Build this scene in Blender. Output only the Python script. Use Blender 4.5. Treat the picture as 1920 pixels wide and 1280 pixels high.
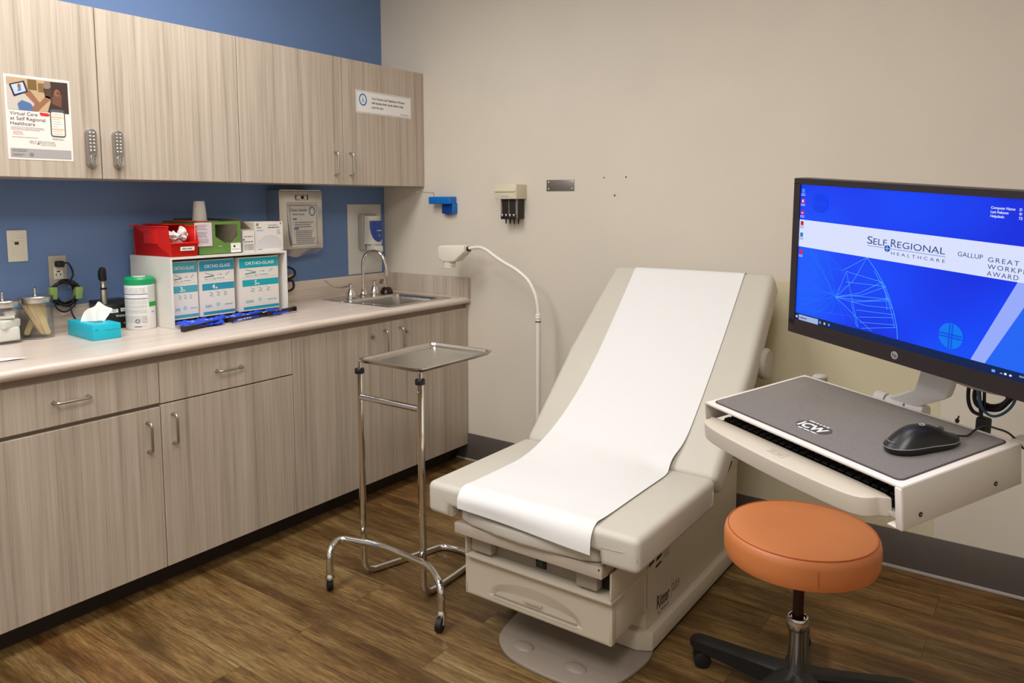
import bpy, bmesh, math, random
from mathutils import Vector, Matrix, Euler
random.seed(7)
S = bpy.context.scene
for o in list(bpy.data.objects): bpy.data.objects.remove(o)
COL = S.collection
R = math.radians

# ------------------------------------------------------------------ camera
CAMP = Vector((-3.09045, -3.16064, 1.39305))
YAW, PITCH, ROLL = 0.95543, 0.09679, -0.00085
FPX, PX, PY = 1414.746, 980.785, 516.738
_f = Vector((math.cos(PITCH)*math.sin(YAW), math.cos(PITCH)*math.cos(YAW), -math.sin(PITCH)))
_r = Vector((math.cos(YAW), -math.sin(YAW), 0)); _u = _r.cross(_f)
_r, _u = _r*math.cos(ROLL)+_u*math.sin(ROLL), -_r*math.sin(ROLL)+_u*math.cos(ROLL)
cd = bpy.data.cameras.new('camera'); cam = bpy.data.objects.new('camera', cd); COL.objects.link(cam)
cam.matrix_world = Matrix(((_r.x, _u.x, -_f.x, CAMP.x), (_r.y, _u.y, -_f.y, CAMP.y), (_r.z, _u.z, -_f.z, CAMP.z), (0, 0, 0, 1)))
cd.sensor_width = 36; cd.lens = FPX/1920*36
cd.shift_x = (960-PX)/1920; cd.shift_y = (PY-640)/1920
cd.clip_start = .05
S.camera = cam

# ------------------------------------------------------------------ view, world, room and fill lights
S.view_settings.view_transform = 'Standard'; S.view_settings.look = 'None'
S.view_settings.gamma = 1; S.view_settings.use_curve_mapping = False
S.view_settings.exposure = 0.0
w = bpy.data.worlds.new('world'); S.world = w; w.use_nodes = True
w.node_tree.nodes['Background'].inputs[0].default_value = (.9, .95, 1, 1)
w.node_tree.nodes['Background'].inputs[1].default_value = .05
CEIL = 2.74
RX0, RY0 = -4.3, -4.3                       # the room runs from these walls to the corner at 0, 0
TROFFERS_AND_FILLS = [(-1.75, -.95, 23), (-1.6, -2.45, 8), (-3.3, -1.2, 30), (-3.2, -3.0, 36)]  # last two are unseen fill lights, added to flatten the shading
for i, (lx, ly, pw) in enumerate(TROFFERS_AND_FILLS):
    ld = bpy.data.lights.new('troffer_or_fill_light', 'AREA'); ld.shape = 'RECTANGLE'; ld.size = 1.16; ld.size_y = .56
    ld.energy = pw; ld.color = (1, 1, 1)
    lo = bpy.data.objects.new('troffer_or_fill_light', ld); COL.objects.link(lo); lo.location = (lx, ly, CEIL-.012)

# ------------------------------------------------------------------ materials
def lin(c):
    if isinstance(c, str): c = tuple(int(c[i:i+2], 16) for i in (0, 2, 4))
    return tuple(((v/255)/12.92 if v/255 <= .04045 else ((v/255+.055)/1.055)**2.4) for v in c)+(1,)
MC = {}
def mat(name, col, rough=.5, metal=0, spec=.5, emit=0, trans=0, ior=1.45, var=0, vscale=8, bump=0, bscale=200, coat=0, alpha=1):
    if name in MC: return MC[name]
    m = bpy.data.materials.new(name); m.use_nodes = True; MC[name] = m
    nt = m.node_tree; b = nt.nodes['Principled BSDF']
    c = lin(col)
    b.inputs['Base Color'].default_value = c; b.inputs['Roughness'].default_value = rough
    b.inputs['Metallic'].default_value = metal; b.inputs['Specular IOR Level'].default_value = spec
    b.inputs['Transmission Weight'].default_value = trans; b.inputs['IOR'].default_value = ior
    b.inputs['Coat Weight'].default_value = coat; b.inputs['Alpha'].default_value = alpha
    if emit: b.inputs['Emission Color'].default_value = c; b.inputs['Emission Strength'].default_value = emit
    tc = nt.nodes.new('ShaderNodeTexCoord')
    if var:
        n = nt.nodes.new('ShaderNodeTexNoise'); n.inputs['Scale'].default_value = vscale; n.inputs['Detail'].default_value = 4
        nt.links.new(tc.outputs['Object'], n.inputs['Vector'])
        mr = nt.nodes.new('ShaderNodeMapRange'); mr.inputs[1].default_value = .3; mr.inputs[2].default_value = .7
        mr.inputs[3].default_value = 1-var; mr.inputs[4].default_value = 1+var
        nt.links.new(n.outputs['Fac'], mr.inputs[0])
        mx = nt.nodes.new('ShaderNodeVectorMath'); mx.operation = 'SCALE'; mx.inputs[0].default_value = c[:3]
        nt.links.new(mr.outputs[0], mx.inputs['Scale']); nt.links.new(mx.outputs[0], b.inputs['Base Color'])
    if bump:
        n = nt.nodes.new('ShaderNodeTexNoise'); n.inputs['Scale'].default_value = bscale; n.inputs['Detail'].default_value = 3
        nt.links.new(tc.outputs['Object'], n.inputs['Vector'])
        bp = nt.nodes.new('ShaderNodeBump'); bp.inputs['Strength'].default_value = bump; bp.inputs['Distance'].default_value = .002
        nt.links.new(n.outputs['Fac'], bp.inputs['Height']); nt.links.new(bp.outputs[0], b.inputs['Normal'])
    return m
def ramp(nt, stops):
    r = nt.nodes.new('ShaderNodeValToRGB'); e = r.color_ramp.elements
    e[0].position, e[0].color = stops[0][0], lin(stops[0][1]); e[1].position, e[1].color = stops[-1][0], lin(stops[-1][1])
    for p, c in stops[1:-1]: k = e.new(p); k.color = lin(c)
    return r
def laminate(name, scale, stops, rough=.45):
    m = bpy.data.materials.new(name); m.use_nodes = True; nt = m.node_tree; b = nt.nodes['Principled BSDF']; L = nt.links.new
    tc = nt.nodes.new('ShaderNodeTexCoord')
    def noise(sc, det, k=1, dist=0):
        mp = nt.nodes.new('ShaderNodeMapping'); mp.inputs['Scale'].default_value = [s*k for s in sc]; L(tc.outputs['Object'], mp.inputs[0])
        n = nt.nodes.new('ShaderNodeTexNoise'); n.inputs['Scale'].default_value = 1; n.inputs['Detail'].default_value = det
        n.inputs['Distortion'].default_value = dist; L(mp.outputs[0], n.inputs['Vector']); return n.outputs['Fac']
    def mathn(op, a, bb):
        q = nt.nodes.new('ShaderNodeMath'); q.operation = op
        for i, v in enumerate((a, bb)):
            if isinstance(v, (int, float)): q.inputs[i].default_value = v
            else: L(v, q.inputs[i])
        return q.outputs[0]
    f = mathn('ADD', mathn('MULTIPLY', noise(scale, 6, 1, .15), .45), mathn('ADD', mathn('MULTIPLY', noise(scale, 2, .2, .2), .27), mathn('MULTIPLY', noise([q*(3.2 if q > 5 else 3) for q in scale], 4, 1, .1), .28)))
    r = ramp(nt, stops); L(f, r.inputs[0]); L(r.outputs[0], b.inputs['Base Color'])
    b.inputs['Roughness'].default_value = rough
    bp = nt.nodes.new('ShaderNodeBump'); bp.inputs['Strength'].default_value = .04; bp.inputs['Distance'].default_value = .001
    L(f, bp.inputs['Height']); L(bp.outputs[0], b.inputs['Normal'])
    return m
WOODV = laminate('greige_woodgrain_laminate', (60, 60, 1.1), [(.36, (156, 143, 128)), (.46, (178, 164, 148)), (.54, (189, 175, 159)), (.64, (198, 186, 171))])
WOODH = laminate('counter_woodgrain_laminate', (2.4, 60, 60), [(.34, (190, 173, 160)), (.5, (212, 197, 184)), (.66, (222, 209, 198))], .32)
def floor_material():
    m = bpy.data.materials.new('wood_plank_vinyl'); m.use_nodes = True; nt = m.node_tree; b = nt.nodes['Principled BSDF']; L = nt.links.new
    tc = nt.nodes.new('ShaderNodeTexCoord')
    sp = nt.nodes.new('ShaderNodeSeparateXYZ'); L(tc.outputs['Object'], sp.inputs[0])
    cb = nt.nodes.new('ShaderNodeCombineXYZ'); L(sp.outputs['Y'], cb.inputs['X']); L(sp.outputs['X'], cb.inputs['Y'])
    br = nt.nodes.new('ShaderNodeTexBrick'); L(cb.outputs[0], br.inputs['Vector'])
    br.inputs['Scale'].default_value = 1; br.inputs['Brick Width'].default_value = 1.22; br.inputs['Row Height'].default_value = .152
    br.inputs['Mortar Size'].default_value = .0009; br.offset = .37; br.inputs['Mortar Smooth'].default_value = .2
    br.inputs['Color1'].default_value = (0, 0, 0, 1); br.inputs['Color2'].default_value = (1, 1, 1, 1); br.inputs['Mortar'].default_value = (.5, .5, .5, 1)
    bw = nt.nodes.new('ShaderNodeRGBToBW'); L(br.outputs['Color'], bw.inputs[0])
    # grain runs along y; every plank is shifted by its own tone value
    mp = nt.nodes.new('ShaderNodeMapping'); mp.inputs['Scale'].default_value = (15, 1.7, 1); L(tc.outputs['Object'], mp.inputs[0])
    ad = nt.nodes.new('ShaderNodeVectorMath'); ad.operation = 'ADD'; L(mp.outputs[0], ad.inputs[0])
    c2 = nt.nodes.new('ShaderNodeCombineXYZ'); ml = nt.nodes.new('ShaderNodeMath'); ml.operation = 'MULTIPLY'; ml.inputs[1].default_value = 37; L(bw.outputs[0], ml.inputs[0])
    L(ml.outputs[0], c2.inputs['X']); L(ml.outputs[0], c2.inputs['Y']); L(c2.outputs[0], ad.inputs[1])
    n1 = nt.nodes.new('ShaderNodeTexNoise'); n1.inputs['Scale'].default_value = 1; n1.inputs['Detail'].default_value = 8; n1.inputs['Roughness'].default_value = .62; n1.inputs['Distortion'].default_value = .7
    L(ad.outputs[0], n1.inputs['Vector'])
    mp2 = nt.nodes.new('ShaderNodeVectorMath'); mp2.operation = 'MULTIPLY'; mp2.inputs[1].default_value = (7, 3.2, 1); L(ad.outputs[0], mp2.inputs[0])
    n2 = nt.nodes.new('ShaderNodeTexNoise'); n2.inputs['Scale'].default_value = 1; n2.inputs['Detail'].default_value = 4; L(mp2.outputs[0], n2.inputs['Vector'])
    r1 = ramp(nt, [(.26, (112, 86, 55)), (.42, (140, 110, 72)), (.52, (162, 131, 88)), (.62, (174, 148, 106)), (.78, (198, 174, 136))]); L(n1.outputs['Fac'], r1.inputs[0])
    r2 = ramp(nt, [(.32, (170, 166, 160)), (.66, (255, 255, 255))]); L(n2.outputs['Fac'], r2.inputs[0])
    m1 = nt.nodes.new('ShaderNodeMix'); m1.data_type = 'RGBA'; m1.blend_type = 'MULTIPLY'; m1.inputs[0].default_value = .7
    L(r1.outputs[0], m1.inputs[6]); L(r2.outputs[0], m1.inputs[7])
    r3 = ramp(nt, [(.0, (206, 196, 180)), (.5, (238, 238, 222)), (1, (255, 236, 214))]); L(bw.outputs[0], r3.inputs[0])
    mp3 = nt.nodes.new('ShaderNodeVectorMath'); mp3.operation = 'MULTIPLY'; mp3.inputs[1].default_value = (14, 9, 1); L(ad.outputs[0], mp3.inputs[0])
    n3 = nt.nodes.new('ShaderNodeTexNoise'); n3.inputs['Scale'].default_value = 1; n3.inputs['Detail'].default_value = 6; n3.inputs['Roughness'].default_value = .75; n3.inputs['Distortion'].default_value = .5; L(mp3.outputs[0], n3.inputs['Vector'])
    r4 = ramp(nt, [(.36, (176, 172, 166)), (.62, (255, 255, 255))]); L(n3.outputs['Fac'], r4.inputs[0])
    mp4 = nt.nodes.new('ShaderNodeVectorMath'); mp4.operation = 'MULTIPLY'; mp4.inputs[1].default_value = (.45, .9, 1); L(ad.outputs[0], mp4.inputs[0])
    n4 = nt.nodes.new('ShaderNodeTexNoise'); n4.inputs['Scale'].default_value = 1; n4.inputs['Detail'].default_value = 2; L(mp4.outputs[0], n4.inputs['Vector'])
    r5 = ramp(nt, [(.36, (196, 184, 164)), (.5, (240, 236, 226)), (.66, (252, 250, 248))]); L(n4.outputs['Fac'], r5.inputs[0])
    ma_ = nt.nodes.new('ShaderNodeMix'); ma_.data_type = 'RGBA'; ma_.blend_type = 'MULTIPLY'; ma_.inputs[0].default_value = 1; L(m1.outputs[2], ma_.inputs[6]); L(r4.outputs[0], ma_.inputs[7])
    mb_ = nt.nodes.new('ShaderNodeMix'); mb_.data_type = 'RGBA'; mb_.blend_type = 'MULTIPLY'; mb_.inputs[0].default_value = 1; L(ma_.outputs[2], mb_.inputs[6]); L(r5.outputs[0], mb_.inputs[7])
    m2 = nt.nodes.new('ShaderNodeMix'); m2.data_type = 'RGBA'; m2.blend_type = 'MULTIPLY'; m2.inputs[0].default_value = .9
    L(mb_.outputs[2], m2.inputs[6]); L(r3.outputs[0], m2.inputs[7])
    m3 = nt.nodes.new('ShaderNodeMix'); m3.data_type = 'RGBA'; m3.inputs[7].default_value = lin((60, 42, 28)); L(br.outputs['Fac'], m3.inputs[0]); L(m2.outputs[2], m3.inputs[6])
    L(m3.outputs[2], b.inputs['Base Color'])
    b.inputs['Roughness'].default_value = .42; b.inputs['Specular IOR Level'].default_value = .35
    bp = nt.nodes.new('ShaderNodeBump'); bp.inputs['Strength'].default_value = .12; bp.inputs['Distance'].default_value = .001
    L(n1.outputs['Fac'], bp.inputs['Height']); L(bp.outputs[0], b.inputs['Normal'])
    return m
FLOOR = floor_material()
BEIGE = mat('beige_wall_paint', (214, 205, 191), .75, spec=.25, var=.02, vscale=3, bump=.15, bscale=350)
BLUE = mat('blue_wall_paint', (108, 134, 178), .7, spec=.25, var=.015, vscale=3, bump=.1, bscale=350)
CEILM = mat('white_ceiling_tile', (225, 222, 214), .9)
PATCH = mat('yellowed_wall_paint', (208, 198, 168), .7, spec=.25, var=.02, vscale=3, bump=.12, bscale=350)
BASEB = mat('charcoal_vinyl_base', (92, 85, 79), .5, var=.03, vscale=12)
STRIP = mat('pale_vinyl_edge', (176, 168, 164), .45)
TOE = mat('dark_vinyl_toe_kick', (48, 38, 33), .5)
RAIL = mat('brown_rail_laminate', (150, 134, 118), .5)  # the recessed rail's own colour, browner than the doors
NICKEL = mat('satin_nickel', (190, 184, 174), .28, 1)
CHROME = mat('chrome', (222, 220, 216), .09, 1)
STEEL = mat('brushed_stainless_steel', (208, 205, 200), .25, 1, var=.04, vscale=30)
PLATEM = mat('dull_steel_plate', (140, 133, 126), .4, .8)
BLACK = mat('black_plastic', (22, 21, 21), .42)
BLACKG = mat('black_gloss_plastic', (18, 17, 18), .22)
RUBBER = mat('black_rubber', (20, 18, 17), .6)
VINYL = mat('pale_grey_upholstery_vinyl', (200, 194, 182), .42, spec=.4, var=.015, vscale=6, bump=.05, bscale=500)
SHELL = mat('warm_grey_painted_steel', (198, 187, 168), .45, var=.02, vscale=5)
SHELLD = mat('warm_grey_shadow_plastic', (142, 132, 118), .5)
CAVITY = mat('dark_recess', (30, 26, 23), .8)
PAPER = mat('white_exam_paper', (228, 227, 226), .65, spec=.3)
WHITE = mat('white_plastic', (226, 222, 214), .4)
OFFW = mat('cream_plastic', (228, 222, 206), .4)
LAMPW = mat('white_enamel', (232, 228, 219), .3)
SEATO = mat('orange_vinyl', (214, 128, 70), .5, spec=.9, var=.03, vscale=5)
BASEK = mat('black_nylon_base', (27, 25, 24), .5)
CORD = mat('black_cord', (16, 15, 15), .5)

# ------------------------------------------------------------------ mesh building
ORG = {}
class MB:
    def __init__(self, *mats): self.bm = bmesh.new(); self.mats = list(mats)
    def _mi(self, m):
        if m is None: return 0
        if isinstance(m, int): return m
        if m not in self.mats: self.mats.append(m)
        return self.mats.index(m)
    def add(self, t, m=None, M=None):
        i = self._mi(m)
        if M is not None: bmesh.ops.transform(t, matrix=M, verts=t.verts)
        for f in t.faces: f.material_index = i
        me = bpy.data.meshes.new('tmp'); t.to_mesh(me); t.free(); self.bm.from_mesh(me); bpy.data.meshes.remove(me); return self
    def box(self, x0, y0, z0, x1, y1, z1, m=None, r=0, seg=2, M=None):
        t = bmesh.new(); bmesh.ops.create_cube(t, size=1)
        s = Matrix.Diagonal((abs(x1-x0), abs(y1-y0), abs(z1-z0), 1)); bmesh.ops.transform(t, matrix=Matrix.Translation(((x0+x1)/2, (y0+y1)/2, (z0+z1)/2))@s, verts=t.verts)
        if r: bmesh.ops.bevel(t, geom=t.edges[:], offset=r, segments=seg, profile=.5, affect='EDGES', clamp_overlap=True)
        return self.add(t, m, M)
    def tube(self, pts, r, m=None, seg=12, closed=False, smooth=0, M=None):
        pts = [Vector(p) for p in pts]
        if smooth: pts = catmull(pts, smooth, closed)
        n = len(pts); rs = r if isinstance(r, (list, tuple)) else [r]*n
        if len(rs) != n: rs = [rs[min(len(rs)-1, int(i*len(rs)/n))] for i in range(n)]
        t = bmesh.new(); rings = []
        def tan(i):
            a = pts[(i-1) % n] if (closed or i > 0) else pts[i]; b = pts[(i+1) % n] if (closed or i < n-1) else pts[i]
            return (b-a).normalized()
        d = tan(0); up = Vector((0, 0, 1)) if abs(d.z) < .9 else Vector((1, 0, 0)); nn = (up-d*up.dot(d)).normalized()
        for i in range(n):
            d = tan(i); nn = (nn-d*nn.dot(d)).normalized(); bb = d.cross(nn)
            rings.append([t.verts.new(pts[i]+(nn*math.cos(2*math.pi*k/seg)+bb*math.sin(2*math.pi*k/seg))*rs[i]) for k in range(seg)])
        for i in range(n if closed else n-1):
            a, b = rings[i], rings[(i+1) % n]
            for k in range(seg): t.faces.new((a[k], a[(k+1) % seg], b[(k+1) % seg], b[k]))
        if not closed: t.faces.new(rings[0][::-1]); t.faces.new(rings[-1])
        return self.add(t, m, M)
    def cyl(self, p0, p1, r0, r1=None, m=None, seg=24): return self.tube([p0, p1], [r0, r0 if r1 is None else r1], m, seg)
    def lathe(self, prof, c=(0, 0, 0), m=None, seg=32, M=None):
        t = bmesh.new(); rings = []
        for r, z in prof:
            if r < 1e-6: rings.append([t.verts.new((0, 0, z))])
            else: rings.append([t.verts.new((r*math.cos(2*math.pi*k/seg), r*math.sin(2*math.pi*k/seg), z)) for k in range(seg)])
        for a, b in zip(rings, rings[1:]):
            for k in range(seg):
                k2 = (k+1) % seg
                if len(a) == 1 and len(b) == 1: continue
                if len(a) == 1: t.faces.new((a[0], b[k2], b[k]))
                elif len(b) == 1: t.faces.new((a[k], a[k2], b[0]))
                else: t.faces.new((a[k], a[k2], b[k2], b[k]))
        bmesh.ops.recalc_face_normals(t, faces=t.faces)
        T = Matrix.Translation(c); return self.add(t, m, T@M if M is not None else T)
    def prism(self, poly, a, b, axis='z', m=None, r=0, seg=2, M=None):
        t = bmesh.new()
        def P(u, v, h): return {'z': (u, v, h), 'y': (u, h, v), 'x': (h, u, v)}[axis]
        lo = [t.verts.new(P(u, v, a)) for u, v in poly]; hi = [t.verts.new(P(u, v, b)) for u, v in poly]; n = len(poly)
        t.faces.new(lo[::-1]); t.faces.new(hi)
        for i in range(n): t.faces.new((lo[i], lo[(i+1) % n], hi[(i+1) % n], hi[i]))
        bmesh.ops.recalc_face_normals(t, faces=t.faces)
        if r:
            bmesh.ops.bevel(t, geom=t.edges[:], offset=r, segments=seg, profile=.5, affect='EDGES', clamp_overlap=True)
        return self.add(t, m, M)
    def ell(self, c, rad, m=None, seg=20, M=None):
        t = bmesh.new(); bmesh.ops.create_uvsphere(t, u_segments=seg, v_segments=seg//2+2, radius=1)
        bmesh.ops.transform(t, matrix=Matrix.Translation(c)@(M if M is not None else Matrix())@Matrix.Diagonal((*rad, 1)), verts=t.verts)
        return self.add(t, m)
    def grid(self, fn, nu, nv, m=None, thick=0, M=None):
        t = bmesh.new(); V = [[t.verts.new(fn(i/nu, j/nv)) for j in range(nv+1)] for i in range(nu+1)]
        for i in range(nu):
            for j in range(nv): t.faces.new((V[i][j], V[i+1][j], V[i+1][j+1], V[i][j+1]))
        if thick: bmesh.ops.recalc_face_normals(t, faces=t.faces); bmesh.ops.solidify(t, geom=t.faces[:], thickness=thick)
        return self.add(t, m, M)
    def build(self, name, parent=None, smooth=35, org=None):
        me = bpy.data.meshes.new(name)
        o = bpy.data.objects.new(name, me)
        if parent is not None:
            org = ORG[parent.name]; o.parent = parent
        elif org is None:
            vs = [v.co for v in self.bm.verts]; org = Vector(((min(v.x for v in vs)+max(v.x for v in vs))/2, (min(v.y for v in vs)+max(v.y for v in vs))/2, min(v.z for v in vs)))
        org = Vector(org)
        bmesh.ops.translate(self.bm, verts=self.bm.verts, vec=-org); self.bm.to_mesh(me); self.bm.free()
        if parent is None: o.location = org
        COL.objects.link(o); ORG[o.name] = org
        for m in self.mats: me.materials.append(m)
        if smooth:
            me.polygons.foreach_set('use_smooth', [True]*len(me.polygons)); me.set_sharp_from_angle(angle=R(smooth))
        return o
def catmull(P, k, closed=False):
    out = []; n = len(P)
    for i in range(n if closed else n-1):
        p0 = P[(i-1) % n] if (closed or i > 0) else P[0]*2-P[1]; p1 = P[i]; p2 = P[(i+1) % n]
        p3 = P[(i+2) % n] if (closed or i < n-2) else P[-1]*2-P[-2]
        for j in range(k):
            t = j/k; out.append(.5*((2*p1)+(-p0+p2)*t+(2*p0-5*p1+4*p2-p3)*t*t+(-p0+3*p1-3*p2+p3)*t**3))
    if not closed: out.append(P[-1])
    return out
def fillet(P, r, k=6):
    P = [Vector(p) for p in P]; out = [P[0]]
    for i in range(1, len(P)-1):
        a = (P[i-1]-P[i]); b = (P[i+1]-P[i]); rr = min(r, a.length*.49, b.length*.49)
        A = P[i]+a.normalized()*rr; B = P[i]+b.normalized()*rr
        for j in range(k+1):
            t = j/k; out.append(A*(1-t)**2+P[i]*2*t*(1-t)+B*t*t)
    out.append(P[-1]); return out
def rrect(x0, y0, x1, y1, r, k=5):
    out = []
    for cx, cy, a in ((x1-r, y1-r, 0), (x0+r, y1-r, 90), (x0+r, y0+r, 180), (x1-r, y0+r, 270)):
        for j in range(k+1): out.append((cx+r*math.cos(R(a+90*j/k)), cy+r*math.sin(R(a+90*j/k))))
    return out
class Frame:                                # a flat printed face: u to the right, v up, h out of the face
    def __init__(s, O, X, Y):
        s.O = Vector(O); s.X = Vector(X).normalized(); s.Y = Vector(Y).normalized(); s.N = s.X.cross(s.Y).normalized()
    def p(s, u, v, h=0): return s.O+s.X*u+s.Y*v+s.N*h
    def M(s, u=0, v=0, h=0):
        o = s.p(u, v, h); return Matrix(((s.X.x, s.Y.x, s.N.x, o.x), (s.X.y, s.Y.y, s.N.y, o.y), (s.X.z, s.Y.z, s.N.z, o.z), (0, 0, 0, 1)))
def poly(mb, fr, pts, m, h=.0003):
    t = bmesh.new(); t.faces.new([t.verts.new((u, v, 0)) for u, v in pts])
    if len(pts) > 4: bmesh.ops.triangulate(t, faces=t.faces[:])
    mb.add(t, m, fr.M(0, 0, h))
def rect(mb, fr, u0, v0, u1, v1, m, h=.0003): poly(mb, fr, [(u0, v0), (u1, v0), (u1, v1), (u0, v1)], m, h)
def disc(mb, fr, u, v, ru, m, h=.0003, rv=None, n=28): poly(mb, fr, [(u+ru*math.cos(2*math.pi*k/n), v+(rv or ru)*math.sin(2*math.pi*k/n)) for k in range(n)], m, h)
def ring(mb, fr, u, v, r, w, m, h=.0003, n=32, a0=0, a1=360, rv=None):
    rv = rv or r; t = bmesh.new(); V = []
    for k in range(n+1):
        a = R(a0+(a1-a0)*k/n); V.append((t.verts.new((u+r*math.cos(a), v+rv*math.sin(a), 0)), t.verts.new((u+(r-w)*math.cos(a), v+(rv-w)*math.sin(a), 0))))
    for a, b in zip(V, V[1:]): t.faces.new((a[0], b[0], b[1], a[1]))
    mb.add(t, m, fr.M(0, 0, h))
def line(mb, fr, pts, w, m, h=.0004):
    for (a, b), (c, d) in zip(pts, pts[1:]):
        L = math.hypot(c-a, d-b)
        if L < 1e-6: continue
        nx, ny = -(d-b)/L*w/2, (c-a)/L*w/2
        poly(mb, fr, [(a-nx, b-ny), (c-nx, d-ny), (c+nx, d+ny), (a+nx, b+ny)], m, h)
def text(mb, fr, s, u, v, size, m, h=.0005, align='LEFT', width=None, bold=0, sx=1, space=1):
    cu = bpy.data.curves.new('t', 'FONT'); cu.body = s; cu.size = size; cu.align_x = 'LEFT'; cu.offset = bold; cu.resolution_u = 3; cu.space_character = space
    o = bpy.data.objects.new('t', cu); COL.objects.link(o)
    dg = bpy.context.evaluated_depsgraph_get(); me = bpy.data.meshes.new_from_object(o.evaluated_get(dg))
    bpy.data.objects.remove(o); bpy.data.curves.remove(cu)
    if not me.vertices: return
    xs = [q.co.x for q in me.vertices]; wd = max(xs)-min(xs)
    k = sx if width is None else width/wd
    t = bmesh.new(); t.from_mesh(me); bpy.data.meshes.remove(me)
    off = {'LEFT': 0, 'CENTER': -.5, 'RIGHT': -1}[align]*wd*k
    mb.add(t, m, fr.M(u+off, v, h)@Matrix.Diagonal((k, 1, 1, 1))@Matrix.Translation((-min(xs), 0, 0)))
def greek(mb, fr, u0, v, u1, n, dv, th, m, h=.0004, rag=.25):
    for i in range(n):
        uu = u0; e = u1-(u1-u0)*random.uniform(0, rag)
        while uu < e:
            wl = random.uniform(1.5, 5)*th; rect(mb, fr, uu, v-i*dv-th, min(uu+wl, e), v-i*dv, m, h); uu += wl+th*.7
def tag(o, label=None, cat=None, group=None, kind=None):
    if label: o['label'] = label
    if cat: o['category'] = cat
    if group: o['group'] = group
    if kind: o['kind'] = kind
    return o
def thing(name, label, cat, loc, group=None):
    o = bpy.data.objects.new(name, None); o.empty_display_size = .05; COL.objects.link(o); o.location = loc; ORG[o.name] = Vector(loc)
    return tag(o, label, cat, group)
def plab(o, l): o['label'] = l; return o
def ink(name, c, rough=.6): return mat('ink_'+name, c, rough)
INK = ink('black', (40, 38, 40)); INKG = ink('grey', (120, 118, 120)); INKB = ink('blue', (40, 110, 175)); INKW = ink('white', (240, 238, 232))

# ================================================================== THE SETTING
def struct(name, mb, **k): return tag(mb.build(name, **k), kind='structure')
struct('floor', MB(FLOOR).box(RX0, RY0, -.06, 0, 0, 0), org=(0, 0, 0))
struct('ceiling', MB(CEILM).box(RX0, RY0, CEIL, 0, 0, CEIL+.06))
struct('wall_left', MB(BLUE).box(RX0-.1, 0, -.06, .1, .1, CEIL+.06))
wr = struct('wall_right', MB(BEIGE).box(0, RY0, -.06, .1, 0, CEIL+.06))
struct('wall_back', MB(BEIGE).box(RX0-.1, RY0-.1, -.06, .1, RY0, CEIL+.06))
struct('wall_front', MB(BEIGE).box(RX0-.1, RY0, -.06, RX0, 0, CEIL+.06))
# yellower repainted patch of wall behind the monitor, and the marks left on the paint
pm = MB(PATCH); pm.box(-.0012, -2.845, .15, .0005, -1.7, 1.073)
pm.build('repainted_patch', wr); 
m = MB(mat('wall_scuff', (150, 140, 124), .8), CAVITY)
fw = Frame((0, 0, 0), (0, -1, 0), (0, 0, 1))    # face of the beige wall seen from the room
for yy, zz, rr in ((1.436, 1.507, .0035), (1.549, 1.507, .0038)): disc(m, fw, yy, zz, rr, CAVITY, .0006, n=10)
disc(m, fw, 1.493, 1.425, .006, m.mats[0], .0006, n=9); disc(m, fw, 1.49, 1.424, .003, CAVITY, .0009, n=7)
m.build('screw_holes', wr)
bb = struct('baseboard_right', MB(BASEB).box(-.007, RY0, 0, 0, -.535, .15, r=.002))
MB(STRIP).box(-.016, RY0, 0, -.007, -.535, .012, r=.003).build('edge_strip', bb)
struct('baseboard_back', MB(BASEB).box(RX0, RY0, 0, 0, RY0+.007, .15))
struct('baseboard_front', MB(BASEB).box(RX0, RY0, 0, RX0+.007, 0, .15))
for i, (lx, ly, pw) in enumerate(TROFFERS_AND_FILLS):
    t = thing('ceiling_or_fill_light', ['rectangular ceiling light in front of the wall cabinets, nearest the room corner', 'rectangular ceiling light above the foot of the exam table, outside the view', 'added rectangular fill light over the far left of the counter, outside the view', 'added rectangular fill light above where the camera stands, outside the view'][i], 'ceiling light', (lx, ly, CEIL-.02))
    f = MB(WHITE)
    for a in ((-.61, -.31, .61, -.28), (-.61, .28, .61, .31), (-.61, -.28, -.58, .28), (.58, -.28, .61, .28)): f.box(lx+a[0], ly+a[1], CEIL-.02, lx+a[2], ly+a[3], CEIL)
    f.build('frame', t)
    MB(mat('lit_diffuser', (255, 248, 236), .5, emit=2.0)).box(lx-.58, ly-.28, CEIL-.008, lx+.58, ly+.28, CEIL).build('diffuser', t)

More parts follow.
